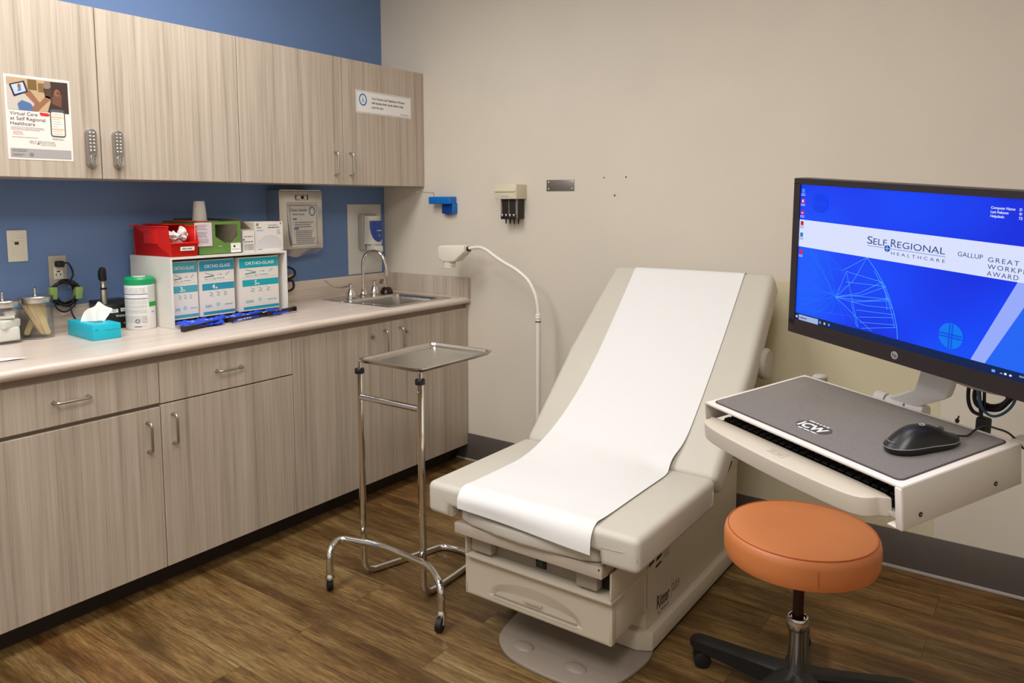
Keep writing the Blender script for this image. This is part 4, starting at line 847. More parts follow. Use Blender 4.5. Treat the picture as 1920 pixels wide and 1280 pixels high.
for i, (x, y, rot) in enumerate(((-1.372, -1.095, 60), (-1.325, -1.583, 200))):
    g = MB(CHROME); g.lathe([(.015, .0), (.017, .006), (.015, .012), (.0115, .018)], (x, y, .050), CHROME, 20)
    d = Vector((math.cos(R(rot)), math.sin(R(rot)), 0)); s = Vector((-d.y, d.x, 0)); wcn = Vector((x, y, .0235))+d*.014
    for sg_ in (-1, 1):
        p = [Vector((x, y, .052))+s*.012*sg_, wcn+s*.012*sg_]; g.tube([p[0]-d*.004, p[0]+d*.006, p[1]], [.006, .006, .0045], CHROME, 8)
    g.box(x-.013, y-.013, .046, x+.013, y+.013, .052, CHROME, r=.002)
    ca = g.build('caster', ms)
    MB(RUBBER, CHROME).tube([wcn-s*.008, wcn-s*.0095, wcn+s*.0095, wcn+s*.008], [.018, .023, .023, .018], RUBBER, 28).tube([wcn-s*.0135, wcn+s*.0135], .004, CHROME, 10).build('wheel', ca)
m = MB(CHROME)
for P_ in (PL, PR): m.cyl((P_[0], P_[1], .76), (P_[0], P_[1], .818), .0072)
m.tube(fillet([(PL[0], PL[1], .812), (PL[0], PL[1], .822), (-1.236, -1.118, .822), (-.86, -1.118, .822), (-.858, -1.425, .822), (-1.236, -1.42, .822), (PR[0]-.005, PR[1], .822), (PR[0], PR[1], .812)], .02, 5), .0045, CHROME, 10)
m.cyl((PL[0]-.016, PL[1]-.012, .822), (PR[0]-.016, PR[1]-.012, .822), .0045); m.build('tray_support', ms)
for P_ in (PL, PR): MB(BLACK).lathe([(.0165, 0), (.0175, .002), (.0175, .016), (.0165, .018), (.008, .018)], (P_[0], P_[1], .772)).build('clamp_collar', ms)
MB(CHROME, CAVITY).ell((PR[0]-.0115, PR[1]+.001, .745), (.002, .005, .005), CHROME, 10).build('set_screw', ms)
ty = MB(STEEL)
tx0, tx1, tya, tyb = -1.252, -.846, -1.440, -1.125; TZ = .834
def rl(d, z_, rad): return rrect(tx0+d, tya+d, tx1-d, tyb-d, rad, 6), z_
loops = [rl(-.001, TZ-.003, .03), rl(-.002, TZ, .03), rl(.003, TZ+.0015, .027), rl(.010, TZ, .024), rl(.014, TZ-.008, .022), rl(.030, TZ-.0125, .014)]
for (A_, za), (B_, zb) in zip(loops, loops[1:]): loopface(ty, A_, B_, za, zb)
t = bmesh.new(); t.faces.new([t.verts.new((x, y, TZ-.0125)) for x, y in loops[-1][0]]); ty.add(t)
(A_, za), (B_, zb) = (loops[0][0], loops[0][1]), (rrect(tx0+.012, tya+.012, tx1-.012, tyb-.012, .02, 6), TZ-.0145); loopface(ty, A_, B_, za, zb)
t = bmesh.new(); t.faces.new([t.verts.new((x, y, TZ-.0145)) for x, y in B_][::-1]); ty.add(t)
tag(ty.build('instrument_tray', smooth=50), 'shallow empty stainless steel tray lying on the chrome stand', 'tray')

# ================================================================== EXAM TABLE
et = thing('exam_table', 'pale grey powered exam table with raised backrest and white paper runner', 'exam table', (-.75, -1.93, 0))
BZ = .402
m = MB(SHELL)
m.prism([(-1.06, .075), (-.265, .075), (-.265, .372), (-.42, .39), (-.75, BZ), (-1.08, BZ), (-1.08, .14), (-1.06, .13)], -2.19, -1.68, 'y', r=.004)
m.box(-1.272, -2.19, .14, -1.075, -1.68, .268, r=.003)       # drawer housing
m.box(-1.305, -2.20, .268, -1.075, -1.67, .278, r=.002)      # shelf above the drawer
m.box(-1.305, -2.20, .278, -1.08, -2.193, .36, r=.002); m.box(-1.305, -1.677, .278, -1.08, -1.67, .36, r=.002)
m.box(-1.24, -2.19, .36, -1.07, -1.68, BZ); m.box(-1.27, -2.188, .386, -1.07, -2.165, .412); m.box(-1.27, -1.705, .386, -1.07, -1.682, .412)
m.build('body', et)
fr = Frame((-1.27, -2.19, 0), (1, 0, 0), (0, 0, 1))
m = MB(SHELLD); rr_ = SHELLD
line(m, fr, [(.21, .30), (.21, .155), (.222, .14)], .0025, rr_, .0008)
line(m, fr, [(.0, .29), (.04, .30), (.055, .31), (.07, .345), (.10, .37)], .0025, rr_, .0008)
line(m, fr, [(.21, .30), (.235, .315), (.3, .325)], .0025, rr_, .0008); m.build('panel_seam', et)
m = MB(SHELL)
m.prism([(-1.06, -2.213), (-.26, -2.213), (-.26, -1.66), (-1.06, -1.66), (-1.085, -1.70), (-1.085, -2.17)], .014, .074, 'z', r=.004, seg=2)
m.build('base_skirt', et)
MB(CAVITY).box(-1.05, -2.205, 0, -.27, -1.67, .016).build('floor_gap_shade', et)  # dark slab standing in for the shaded gap under the skirt
# printed side marks
m = MB(INK)
text(m, fr, 'Ritter', .285, .108, .062, ink('ritter', (52, 44, 36)), .001, width=.095, bold=.0006)
line(m, fr, [(.392, .10), (.398, .165)], .0016, ink('ritter', (52, 44, 36)), .001); text(m, fr, '223', .402, .118, .038, ink('ritter_pale', (110, 98, 84)), .001, width=.055)
text(m, fr, 'by Midmark', .292, .088, .016, ink('ritter', (52, 44, 36)), .001, width=.085); m.build('printed_name', et)
m = MB(CAVITY)
for a, b_ in ((.222, .294), (.275, .293)): poly(m, fr, [(a, b_-.022), (a+.04, b_-.016), (a+.04, b_-.004), (a+.004, b_-.008)], CAVITY, .001)
poly(m, fr, [(.272, .250), (.312, .254), (.312, .261), (.272, .257)], CAVITY, .001); m.build('vent_slots', et)
m = MB(mat('pale_sticker', (196, 188, 172), .5), INKG); rect(m, fr, .335, .256, .378, .286, m.mats[0], .0008); greek(m, fr, .339, .281, .374, 3, .008, .003, INKG, .0012); m.build('warning_label', et)
# recess with switch and stirrup boxes
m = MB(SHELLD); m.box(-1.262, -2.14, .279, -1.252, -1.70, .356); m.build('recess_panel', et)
MB(mat('warm_grey_box', (164, 154, 138), .5)).box(-1.296, -1.768, .290, -1.262, -1.690, .352, r=.004).build('stirrup_box', et)
MB(MC['warm_grey_box']).box(-1.296, -2.148, .290, -1.262, -2.078, .352, r=.004).build('stirrup_box', et)
MB(CAVITY).box(-1.256, -2.185, .284, -1.250, -2.142, .35).build('recess_opening', et)
sw = MB(BLACKG).box(-1.268, -1.955, .287, -1.260, -1.918, .322, r=.002).build('power_switch', et)
MB(mat('switch_lens', (20, 60, 52), .3)).box(-1.2695, -1.945, .294, -1.2675, -1.928, .315).build('switch_light', sw)
# drawer with moulded grip
dy0, dy1, dz0, dz1, dx = -2.192, -1.655, .134, .262, -1.272
m = MB(SHELL)
def dshape(u, v):
    y = dy1+(dy0-dy1)*u; zz = dz0+(dz1-dz0)*v; x = dx-.014
    ed = min(u*(dy1-dy0), (1-u)*(dy1-dy0), v*(dz1-dz0), (1-v)*(dz1-dz0)); x += max(0, .006-ed)**1.3*1.6
    du = (u-.5)/.33; top = .52*math.sqrt(max(0, 1-du*du)); base = .17
    if abs(du) < 1 and base < v < base+top: x += .014*(1-((v-base)/max(top, .01)))*min(1, (1-abs(du))*5)
    y += .008*(1-v)*(u-.5)*-2*-1
    return (x, y, zz)
m.grid(dshape, 96, 60, thick=0)
m.box(dx-.006, dy0+.006, dz0+.004, dx+.02, dy1-.006, dz1-.003)
m.box(dx-.0139, dy0+.0, dz0+.018, dx-.0139+.0001, dy0+.0001, dz0+.019)
m.box(dx-.0145, dy0+.115, dz0+.012, dx-.003, dy1-.11, dz0+.0235, r=.0015)
m.box(dx-.0143, dy0+.118, dz0+.0235, dx-.004, dy1-.113, dz0+.0255, SHELLD)
for k in range(3): m.box(dx-.0135, -1.95, .172+k*.0035, dx-.0105, -1.885, .1732+k*.0035)
dr = m.build('drawer_front', et, 45)
m = MB(SHELL); m.box(dx-.013, dy0, dz0, dx+.01, dy0+.006, dz1-.002, r=.002); m.box(dx-.013, dy1-.006, dz0, dx+.01, dy1, dz1-.002, r=.002); m.box(dx-.012, dy0+.002, dz0, dx+.01, dy1-.002, dz0+.005); m.box(dx-.012, dy0+.002, dz1-.006, dx+.01, dy1-.002, dz1-.0005); m.build('drawer_edge', dr)
# metal tray and leg cushion at the front
m = MB(mat('pale_painted_steel', (186, 174, 158), .4)); m.box(-1.335, -2.185, .352, -1.315, -1.652, .386, r=.002); m.box(-1.315, -2.185, .352, -1.22, -2.178, .383); m.box(-1.315, -1.659, .352, -1.22, -1.652, .383); m.box(-1.32, -2.18, .381, -1.1, -1.66, .386); m.build('leg_extension_tray', et)
MB(CAVITY).ell((-1.3355, -2.176, .379), (.001, .003, .003), CAVITY, 8).build('tray_screw', et)
cush = [(-2.172, -1.20), (-2.172, -1.318), (-2.12, -1.338), (-2.0, -1.352), (-1.92, -1.356), (-1.83, -1.352), (-1.72, -1.338), (-1.664, -1.318), (-1.664, -1.20)]
MB(VINYL).prism([(x_, y_) for y_, x_ in cush], .388, .432, 'z', r=.013, seg=3).build('leg_cushion', et)
# seat with two drooping front lobes
SXF, SXB, SYR, SYL, ST = -1.352, -.80, -2.305, -1.553, .505
def seat():
    t = bmesh.new()
    poly_ = [(SYR, .402), (SYR, ST), (SYL, ST), (SYL, .402), (-1.645, .402), (-1.65, .437), (-2.180, .437), (-2.185, .402)]
    lo = [t.verts.new((SXF, y, z_)) for y, z_ in poly_]; hi = [t.verts.new((SXB, y, z_)) for y, z_ in poly_]; n = len(poly_)
    t.faces.new(lo); t.faces.new(hi[::-1])
    for i in range(n): t.faces.new((lo[i], hi[i], hi[(i+1) % n], lo[(i+1) % n]))
    bmesh.ops.recalc_face_normals(t, faces=t.faces)
    t.edges.ensure_lookup_table()
    def sel(fn): return [e for e in t.edges if fn((e.verts[0].co+e.verts[1].co)/2, e)]
    big = sel(lambda c, e: (abs(c.z-ST) < .002) or (abs(c.y-SYR) < .002) or (abs(c.y-SYL) < .002) or abs(c.x-SXF) < .002)
    bmesh.ops.bevel(t, geom=big, offset=.037, segments=6, profile=.5, affect='EDGES', clamp_overlap=True)
    return t
MB(VINYL).add(seat()).build('seat_cushion', et, 60)
# piping seams
m = MB(mat('vinyl_seam', (168, 160, 146), .5))
m.tube([(SXF+.004, SYR+.026, ST-.03), (SXF+.006, SYR+.010, ST-.05), (SXF+.006, SYR+.008, .44), (SXF+.018, SYR+.018, .407)], .0018, None, 6, smooth=5)
m.build('piping', et); m = MB(MC['vinyl_seam'])
m.tube([(SXF+.006, SYR+.010, .462), (SXF-.0004, SYR+.05, .459), (SXF-.0004, -2.19, .456)], .0010, None, 6, smooth=5)
m.build('front_seam', et); m = MB(MC['vinyl_seam'])
m.tube([(SXB-.05, SYR+.012, .404), (SXB-.035, SYR-.001, .43), (SXB-.03, SYR-.001, .458), (SXB-.012, SYR+.006, .478), (SXB+.004, SYR+.010, .482)], .003, None, 8, smooth=5)
m.build('piping', et)
# backrest
TH = R(43.8); bd = Vector((math.cos(TH), 0, math.sin(TH))); bn = Vector((-math.sin(TH), 0, math.cos(TH)))
BO = Vector((-.812, 0, .497)); BL = .905
MBK = Matrix(((bd.x, 0, bn.x, BO.x), (0, 1, 0, 0), (bd.z, 0, bn.z, BO.z), (0, 0, 0, 1)))
def back():
    t = bmesh.new()
    # length u, across y, depth n
    o_ = [(0, SYR), (BL*.5, SYR), (BL, SYR+.025), (BL, SYL-.03), (BL*.5, SYL), (0, SYL)]
    lo = [t.verts.new((u, y, -.108)) for u, y in o_]; hi = [t.verts.new((u, y, 0)) for u, y in o_]; n = len(o_)
    t.faces.new(lo[::-1]); t.faces.new(hi)
    for i in range(n): t.faces.new((lo[i], lo[(i+1) % n], hi[(i+1) % n], hi[i]))
    bmesh.ops.recalc_face_normals(t, faces=t.faces)
    ed = [e for e in t.edges]
    bmesh.ops.bevel(t, geom=ed, offset=.028, segments=5, profile=.5, affect='EDGES', clamp_overlap=True)
    return t
MB(VINYL).add(back(), None, MBK).build('backrest', et, 60)
m = MB(SHELL); m.box(.05, -2.17, -.13, .75, -1.69, -.105, r=.006, M=MBK); m.build('backrest_frame', et)
m = MB(SHELL)
kx = BO+bd*.565+bn*-.128
m = MB(mat('mid_grey_plastic', (176, 168, 156), .45)); m.lathe([(0, -.0), (.055, -.0), (.058, .006), (.058, .022), (.05, .03), (0, .032)], (kx.x, -2.285, kx.z), M=Matrix.Rotation(R(90), 4, 'X')@Matrix.Diagonal((1.0, 1, 1, 1))); m.build('side_knob', et)
m = MB(SHELL, CAVITY); m.prism([(-.33, .372), (-.262, .372), (-.262, .392), (-.30, .405), (-.33, .43), (-.36, .43), (-.40, .395)], -2.19, -2.13, 'y', r=.002); m.tube([(-.40, -2.194, .40), (-.385, -2.194, .378), (-.345, -2.194, .408)], .003, CAVITY, 6); m.build('rear_bracket', et)
# foot plate on the floor
fp = [(-1.02, -1.70), (-1.10, -1.735), (-1.20, -1.752), (-1.265, -1.775), (-1.315, -1.83), (-1.338, -1.90), (-1.345, -2.0), (-1.338, -2.09), (-1.31, -2.15), (-1.25, -2.195), (-1.17, -2.213), (-1.09, -2.218), (-1.02, -2.20)]
FPM = mat('grey_foot_plate', (138, 126, 114), .45)
m = MB(FPM); cp = [(v.x, v.y) for v in catmull([Vector((a, b_, 0)) for a, b_ in fp], 4)]
m.prism(cp, 0, .012, 'z', r=.003, seg=2)
for yy in (-1.87, -2.06): m.ell((-1.265, yy, .011), (.026, .038, .010), FPM, 20)
m.build('foot_plate', et, 50)
# paper runner
pr_ = []
ex = .0015
prof_ = []
y0_, y1_ = -2.168, -1.692
def arc(cx_, cz_, r_, a0, a1, n): return [(cx_+r_*math.cos(R(a0+(a1-a0)*k/n)), cz_+r_*math.sin(R(a0+(a1-a0)*k/n))) for k in range(n+1)]
prof_ += [(SXF-.016, .440), (SXF-.016, .454)]
prof_ += arc(SXF+.031, ST-.037, .0465, 180, 90, 10)
for k in range(1, 14): prof_.append((SXF+.033+(-.83-(SXF+.033))*k/14, ST+.005+.0045*math.exp(-k*.9)))
hz_ = [(-.83, ST+.006), (-.79, ST+.028), (-.755, ST+.058), (-.72, ST+.093)]
P1 = BO+bd*.13+bn*.006
prof_ += [(-.845, ST+.006), (-.815, ST+.015), (-.785, ST+.038)]
for k in range(14):
    q = BO+bd*(.08+(BL-.11-.08)*k/13)+bn*(.004+.008*math.exp(-k*.8)); prof_.append((q.x, q.z))
tpc = BO+bd*(BL-.030)+bn*-.028
prof_ += [(tpc.x+.033*math.cos(TH+R(a)), tpc.z+.033*math.sin(TH+R(a))) for a in (80, 60, 40, 20, 0)]
q = BO+bd*(BL+.003)+bn*-.09; prof_.append((q.x, q.z))
cps = catmull([Vector((a, 0, b_)) for a, b_ in prof_], 2)
def resample(P, n):
    L = [0]
    for p, q in zip(P, P[1:]): L.append(L[-1]+(q-p).length)
    out = []; j = 0
    for k in range(n+1):
        d = L[-1]*k/n
        while j < len(P)-2 and L[j+1] < d: j += 1
        out.append(P[j].lerp(P[j+1], min(1, max(0, (d-L[j])/max(1e-9, L[j+1]-L[j])))))
    return out
NPP = 150
hug = resample(cps, NPP)
q0 = Vector((-1.06, 0, ST+.005)); q2 = BO+bd*.40+bn*.006; q2.y = 0; q1 = Vector((-.815, 0, ST+.012))
def bez(t): return q0*(1-t)**2+q1*2*t*(1-t)+q2*t*t
pre = [p for p in cps if p.x < q0.x and p.z < ST+.02]; post = [p for p in cps if p.x > q2.x]
free = resample(pre+[bez(k/12) for k in range(13)]+post, NPP)
def pfn(u, v):
    i = int(round(u*NPP)); k = max(0, 1-v*1.15)**.8; a = hug[i].lerp(free[i], k)
    y = y1_+(y0_-y1_)*v
    hinge = math.exp(-((a.x+.80)/.05)**2)
    rip = .004*hinge*math.sin(v*9+i*.2)*v
    y += .016*hinge*v*v+.004*math.sin(u*7)
    z_ = a.z+abs(rip)
    x_ = a.x-rip*.5
    if x_ < SXF+.03:
        q_ = min(1, max(0, (ST-.012-z_)/.045)); z_ += (.012*(1-v)-.006*v)*q_; x_ += .004*math.sin(v*5)*q_
    return (x_, y, z_)
m = MB(PAPER).grid(pfn, NPP, 24, thick=.0004)
tag(m.build('paper_runner', smooth=60), 'long white paper runner laid down the middle of the exam table', 'exam paper')

# ================================================================== STOOL
sx, sy = -1.045, -2.638
sl = thing('stool', 'round orange vinyl stool with a chrome column and black five arm base', 'stool', (sx, sy, 0))
SR, S1, S0 = .2015, .512, .434
m = MB(SEATO); m.lathe([(0, S0), (SR*.97, S0), (SR*.995, S0+.012), (SR, S0+.03), (SR, S1-.022), (SR*.985, S1-.008), (SR*.955, S1-.001), (SR*.93, S1+.001), (SR*.6, S1+.003), (0, S1+.004)], (sx, sy, 0), SEATO, 72); m.build('seat', sl)
m = MB(mat('orange_vinyl_seam', (190, 96, 50), .4)); m.tube([(sx+SR*.952*math.cos(2*math.pi*k/72), sy+SR*.952*math.sin(2*math.pi*k/72), S1+.0005) for k in range(72)], .0016, None, 6, closed=True)
a = R(-153); m.tube([(sx+(SR+.0005)*math.cos(a), sy+(SR+.0005)*math.sin(a), S0+.015), (sx+(SR+.0005)*math.cos(a), sy+(SR+.0005)*math.sin(a), S1-.022)], .001, None, 6); m.build('seat_piping', sl)
MB(BLACK).box(sx-.11, sy-.11, S0-.008, sx+.11, sy+.11, S0, r=.003).build('seat_plate', sl)
MB(mat('dark_maroon_steel', (46, 16, 14), .3)).cyl((sx, sy, .24), (sx, sy, S0), .0145).build('inner_column', sl)
MB(CHROME).lathe([(0, .07), (.0235, .07), (.0235, .224), (.026, .229), (.031, .237), (.031, .251), (.027, .263), (.024, .265), (.022, .263), (.02, .249), (0, .249)], (sx, sy, 0), CHROME, 36).build('outer_column', sl)
hub = MB(BASEK); hub.lathe([(0, .05), (.045, .05), (.048, .07), (.044, .095), (.032, .108), (0, .108)], (sx, sy, 0)); hub.build('hub', sl)
for k in range(5):
    a = R(84-72*k); d = Vector((math.cos(a), math.sin(a), 0)); s = Vector((-d.y, d.x, 0)); o = Vector((sx, sy, 0))
    arm = MB(BASEK); t = bmesh.new(); prev = None
    for q, wv, zt, zb in ((.02, .036, .112, .052), (.08, .030, .106, .050), (.18, .026, .098, .052), (.27, .025, .092, .054), (.300, .024, .089, .056), (.318, .014, .083, .060)):
        p = o+d*q; r4 = [t.verts.new(p+s*wv+Vector((0, 0, zb))), t.verts.new(p-s*wv+Vector((0, 0, zb))), t.verts.new(p-s*wv+Vector((0, 0, zt-.008))), t.verts.new(p-s*wv*.6+Vector((0, 0, zt))), t.verts.new(p+s*wv*.6+Vector((0, 0, zt))), t.verts.new(p+s*wv+Vector((0, 0, zt-.008)))]
        if prev:
            for j in range(6): t.faces.new((prev[j], prev[(j+1) % 6], r4[(j+1) % 6], r4[j]))
        else: t.faces.new(r4[::-1])
        prev = r4
    t.faces.new(prev); bmesh.ops.recalc_face_normals(t, faces=t.faces); arm.add(t); ar = arm.build('base_arm', sl)
    c_m = MB(RUBBER); wc_ = o+d*.285+Vector((0, 0, .025)); ax = Matrix.Rotation(R(35+40*k), 3, 'Z')@s
    for sg_ in (-1, 1): c_m.tube([wc_+ax*sg_*.004, wc_+ax*sg_*.006, wc_+ax*sg_*.02, wc_+ax*sg_*.023], [.021, .025, .025, .019], RUBBER, 24)
    c_m.cyl(o+d*.285+Vector((0, 0, .03)), o+d*.285+Vector((0, 0, .062)), .007); 
    fwd = ax.cross(Vector((0, 0, 1))); c_m.box(-.02, -.014, 0, .012, .014, .05, r=.006, M=Matrix.Translation(o+d*.285+Vector((0, 0, .01)))@Matrix.Rotation(math.atan2(fwd.y, fwd.x), 4, 'Z'))
    c_m.build('caster', ar)

# ================================================================== WALL MOUNTED WORKSTATION
TX = Vector((-.526, -.850, -.023)).normalized(); TY = Vector((.842, -.524, .128)); TY = (TY-TX*TY.dot(TX)).normalized(); TO = Vector((-1.4712, -2.5245, .939))
TW, TD = .53, .294
tfm = Frame(TO, TX, TY); TN = tfm.N
ws = thing('keyboard_workstation', 'wall mounted keyboard workstation with a grey mouse pad on a white tray, over the stool', 'workstation', (TO+TX*TW/2+TY*TD/2))
MT = tfm.M()
WSM = mat('white_powder_coat', (222, 212, 206), .35); WSG = mat('grey_powder_coat', (186, 178, 168), .45)
m = MB(WSM)
m.box(0, 0, -.006, TW, TD, 0, WSM, r=.0025, M=MT)
m.build('tray_top', ws)
m = MB(WSG); m.box(TW-.004, 0, -.078, TW+.001, TD, -.002, r=.0015, M=MT); m.box(-.001, 0, -.045, .003, TD, -.002, r=.001, M=MT); m.box(0, TD-.003, -.05, TW, TD+.001, -.002, r=.001, M=MT)
m.box(TW-.012, -.003, -.078, TW+.001, .003, -.004, WSM, r=.0015, M=MT)
m.box(TW-.03, -.002, -.079, TW, .06, -.0765, WSM, r=.001, M=MT); m.build('side_panel', ws)
m = MB(CAVITY)
for uu, vv in ((.04, -.06), (.225, -.058)): 
    c = tfm.p(TW+.0012, uu, vv); m.tube([c, c+TX*.001], .0042, CAVITY, 12); m.tube([c+TX*.0008, c+TX*.0016], .0016, NICKEL, 8)
m.build('panel_screw', ws)
PADM = mat('grey_textured_pad', (118, 112, 108), .6, var=.16, vscale=420, bump=.5, bscale=700); PADE = mat('dark_pad_edge', (66, 60, 62), .6)
m = MB(PADE); m.prism(rrect(.0135, .0135, TW-.0135, TD-.0125, .012, 6), .0, .0014, 'z', M=MT); 
t = rrect(.0165, .0165, TW-.0165, TD-.0155, .010, 6); m.prism(t, .0012, .0019, 'z', PADM, M=MT)
pd = m.build('mouse_pad', ws)
m = MB(INKW); pfm = Frame(tfm.p(0, 0, .002), TX, TY)
disc(m, pfm, .262, .071, .043, ink('pad_halo', (74, 69, 70)), .0004, .0235)  # dark halo around the pad lettering
text(m, pfm, 'ICW', .262, .058, .031, INKW, .0009, align='CENTER', width=.066, bold=.0009); greek(m, pfm, .233, .091, .285, 1, .01, .0035, INKW, .0009, rag=0); greek(m, pfm, .24, .053, .292, 1, .01, .0035, INKW, .0006, rag=0); m.build('pad_logo', pd)
# keyboard drawer and palm rest
m = MB(WSG); m.box(.006, .01, -.068, TW-.014, TD-.03, -.062, M=MT); m.build('keyboard_shelf', ws)
kb = MB(BLACK); kb.box(.02, .024, -.0605, TW-.03, .17, -.045, r=.003, M=MT); kbo = kb.build('keyboard', ws)
kk = MB(BLACKG)
for r_ in range(5):
    n_ = 24
    for c_k in range(n_): kk.box(.026+c_k*.0196, .03+r_*.019, -.0455, .026+c_k*.0196+.0165, .03+r_*.019+.0165, -.0385, r=.0015, seg=1, M=MT)
tag(kk.build('keys', kbo), kind='stuff')
m = MB(mat('warm_grey_palm_rest', (198, 188, 174), .45))
po_ = [(.010, .004), (.012, -.014), (.045, -.028), (.12, -.036), (.24, -.040), (.36, -.038), (.435, -.032), (.468, -.020), (.481, .002), (.479, .020), (.25, .020), (.02, .018)]
cps2 = [(v.x, v.y) for v in catmull([Vector((a, b_, 0)) for a, b_ in po_], 3, True)]
m.prism(cps2, -.074, -.037, 'z', r=.016, seg=6, M=MT); pro = m.build('palm_rest', ws, 60)
m = MB(mat('palm_rest_emboss', (176, 166, 152), .5)); pf2 = Frame(tfm.p(0, -.012, -.0368), TX, TY); ring_ = [(-.001, 0)]
for a_, b_ in (((.225, -.006), (.268, -.006)), ((.225, .010), (.268, .010)), ((.225, -.006), (.225, .010)), ((.268, -.006), (.268, .010))): line(m, pf2, [a_, b_], .0008, m.mats[0], .0004)
text(m, pf2, 'ICW', .246, -.003, .012, m.mats[0], .0005, align='CENTER', width=.03); m.build('embossed_logo', pro)
# arm: hinge at the back of the tray, angled link up behind the monitor, arm to the wall track
ARM = mat('pale_grey_arm', (216, 213, 208), .35)
a0 = tfm.p(.36, TD+.012, -.006)
m = MB(ARM)
for uu, w_ in ((.205, .026), (.236, .045), (.286, .04)): p = tfm.p(uu, TD+.012, -.004); m.tube([p, p+TX*w_], .014, ARM, 20)
m.build('hinge_barrel', ws)
m = MB(ARM)
def bar(mb, pts, w_, th, mat_, side):
    t = bmesh.new(); prev = None; side = Vector(side).normalized()
    for i, p in enumerate(pts):
        d = (pts[min(i+1, len(pts)-1)]-pts[max(i-1, 0)]).normalized(); n_ = d.cross(side).normalized()
        r4 = [t.verts.new(p+side*w_*cx_+n_*th*cy_) for cx_, cy_ in ((-1, -1), (1, -1), (1, 1), (-1, 1))]
        if prev:
            for j in range(4): t.faces.new((prev[j], prev[(j+1) % 4], r4[(j+1) % 4], r4[j]))
        else: t.faces.new(r4[::-1])
        prev = r4
    t.faces.new(prev); bmesh.ops.recalc_face_normals(t, faces=t.faces)
    bmesh.ops.bevel(t, geom=t.edges[:], offset=.004, segments=2, profile=.5, affect='EDGES', clamp_overlap=True); mb.add(t, mat_)
NX = Vector((-.489, -.869, -.073)).normalized(); NY = Vector((-.088, -.034, .996)); NY = (NY-NX*NY.dot(NX)).normalized(); NO = Vector((-1.365, -2.678, 1.104)); NN = NX.cross(NY)
def mf_(u, v, h): return NO+NX*u+NY*v+NN*h
A0 = tfm.p(.272, TD+.012, .004); T3 = mf_(.315, .05, -.10)
bar(m, [A0, A0.lerp(mf_(.290, -.075, -.10), .55), mf_(.290, -.075, -.10), mf_(.295, -.055, -.10), mf_(.305, -.025, -.095), T3], .036, .010, ARM, TX); m.build('lower_link', ws)
m = MB(ARM); E0 = T3
bar(m, [E0, Vector((-.75, -3.05, 1.12)), Vector((-.42, -3.32, 1.12))], .03, .02, ARM, (0, 0, 1)); bar(m, [Vector((-.42, -3.32, 1.12)), Vector((-.04, -3.4, 1.12))], .03, .02, ARM, (0, 0, 1)); m.cyl((-.42, -3.32, 1.07), (-.42, -3.32, 1.17), .035); m.build('extension_arm', ws)
MB(ARM).box(-.05, -3.45, .5, -.0005, -3.35, 1.9, r=.004).build('wall_track', ws)
MB(WSG).lathe([(0, 0), (.017, 0), (.017, .03), (.012, .034), (0, .034)], tfm.p(.035, TD+.012, -.03), M=Matrix.Rotation(R(0), 4, 'X')).build('corner_pivot', ws)
MB(WSG).box(TW-.02, TD, -.006, TW+.02, TD+.03, .003, r=.002, M=MT).build('corner_tab', ws)
# mouse
mo = thing('computer_mouse', 'glossy black wired computer mouse on the grey pad', 'mouse', tfm.p(.44, .15, .002))
mc = Vector((.4455, .148)); ma = R(-14)
def mouse(zs):
    t = bmesh.new(); NS = 44; rings = []
    def half(y): return .0305*max(0, 1-abs(y/.0622)**2.5)**.5*(1-.06*math.cos(y*60))
    def top(y): return .012+.0265*max(0, 1-((y+.014)/.080)**2)
    def P(a, s, z0=None):
        y = .062*math.copysign(abs(math.sin(a))**.92, math.sin(a))*s; ys = .062*math.copysign(abs(math.sin(a))**.92, math.sin(a))
        x = half(ys)*s*(1 if math.cos(a) >= 0 else -1); 
        z = z0 if z0 is not None else .0105+(top(y)-.0105)*(1-s**2.8)
        return (x, y, z)
    A = [2*math.pi*(k+.5)/NS for k in range(NS)]
    prof = [(.93, 0), (.975, .003), (1.0, .0075), (1.0, .0105), (.985, None), (.95, None), (.88, None), (.78, None), (.64, None), (.48, None), (.3, None), (.12, None)]
    for s_, z0 in prof: rings.append([t.verts.new(P(a, s_, z0)) for a in A])
    for r0, r1 in zip(rings, rings[1:]):
        for k in range(NS): t.faces.new((r0[k], r0[(k+1) % NS], r1[(k+1) % NS], r1[k]))
    c = t.verts.new((0, 0, top(0)));
    for k in range(NS): t.faces.new((rings[-1][k], rings[-1][(k+1) % NS], c))
    t.faces.new(rings[0][::-1]); bmesh.ops.recalc_face_normals(t, faces=t.faces)
    return t
MM = MT@Matrix.Translation((mc.x, mc.y, .0025))@Matrix.Rotation(ma, 4, 'Z')@Matrix.Scale(1.13, 4)
b_m = MB(mat('satin_black_plastic', (20, 19, 20), .36)).add(mouse(1), None, MM).build('shell', mo, 80)
MGL = mat('mouse_grey_line', (120, 118, 120), .3)
tl = []
for k in range(48):
    a = 2*math.pi*(k+.5)/48; y = .0624*math.copysign(abs(math.sin(a))**.92, math.sin(a)); x = .0309*max(0, 1-abs(y/.0628)**2.5)**.5*(1-.06*math.cos(y*60))*(1 if math.cos(a) >= 0 else -1); tl.append((x, y, .0098+.0025*math.sin(a)*(-1)+.0015*math.cos(2*a)))
MB(MGL).tube(tl, .0008, None, 6, closed=True, M=MM).build('side_trim', mo)
m = MB(MGL)
m.tube([(-.009, -.0535, .0185), (0, -.0548, .0185), (.009, -.0535, .0185)], .0009, None, 6, M=MM); ms_ = m.build('rear_mark', mo)
MB(mat('mouse_wheel_grey', (90, 90, 92), .4)).tube([(-.003, .031, .0235), (.003, .031, .0235)], .0075, None, 20, M=MM).build('scroll_wheel', mo)
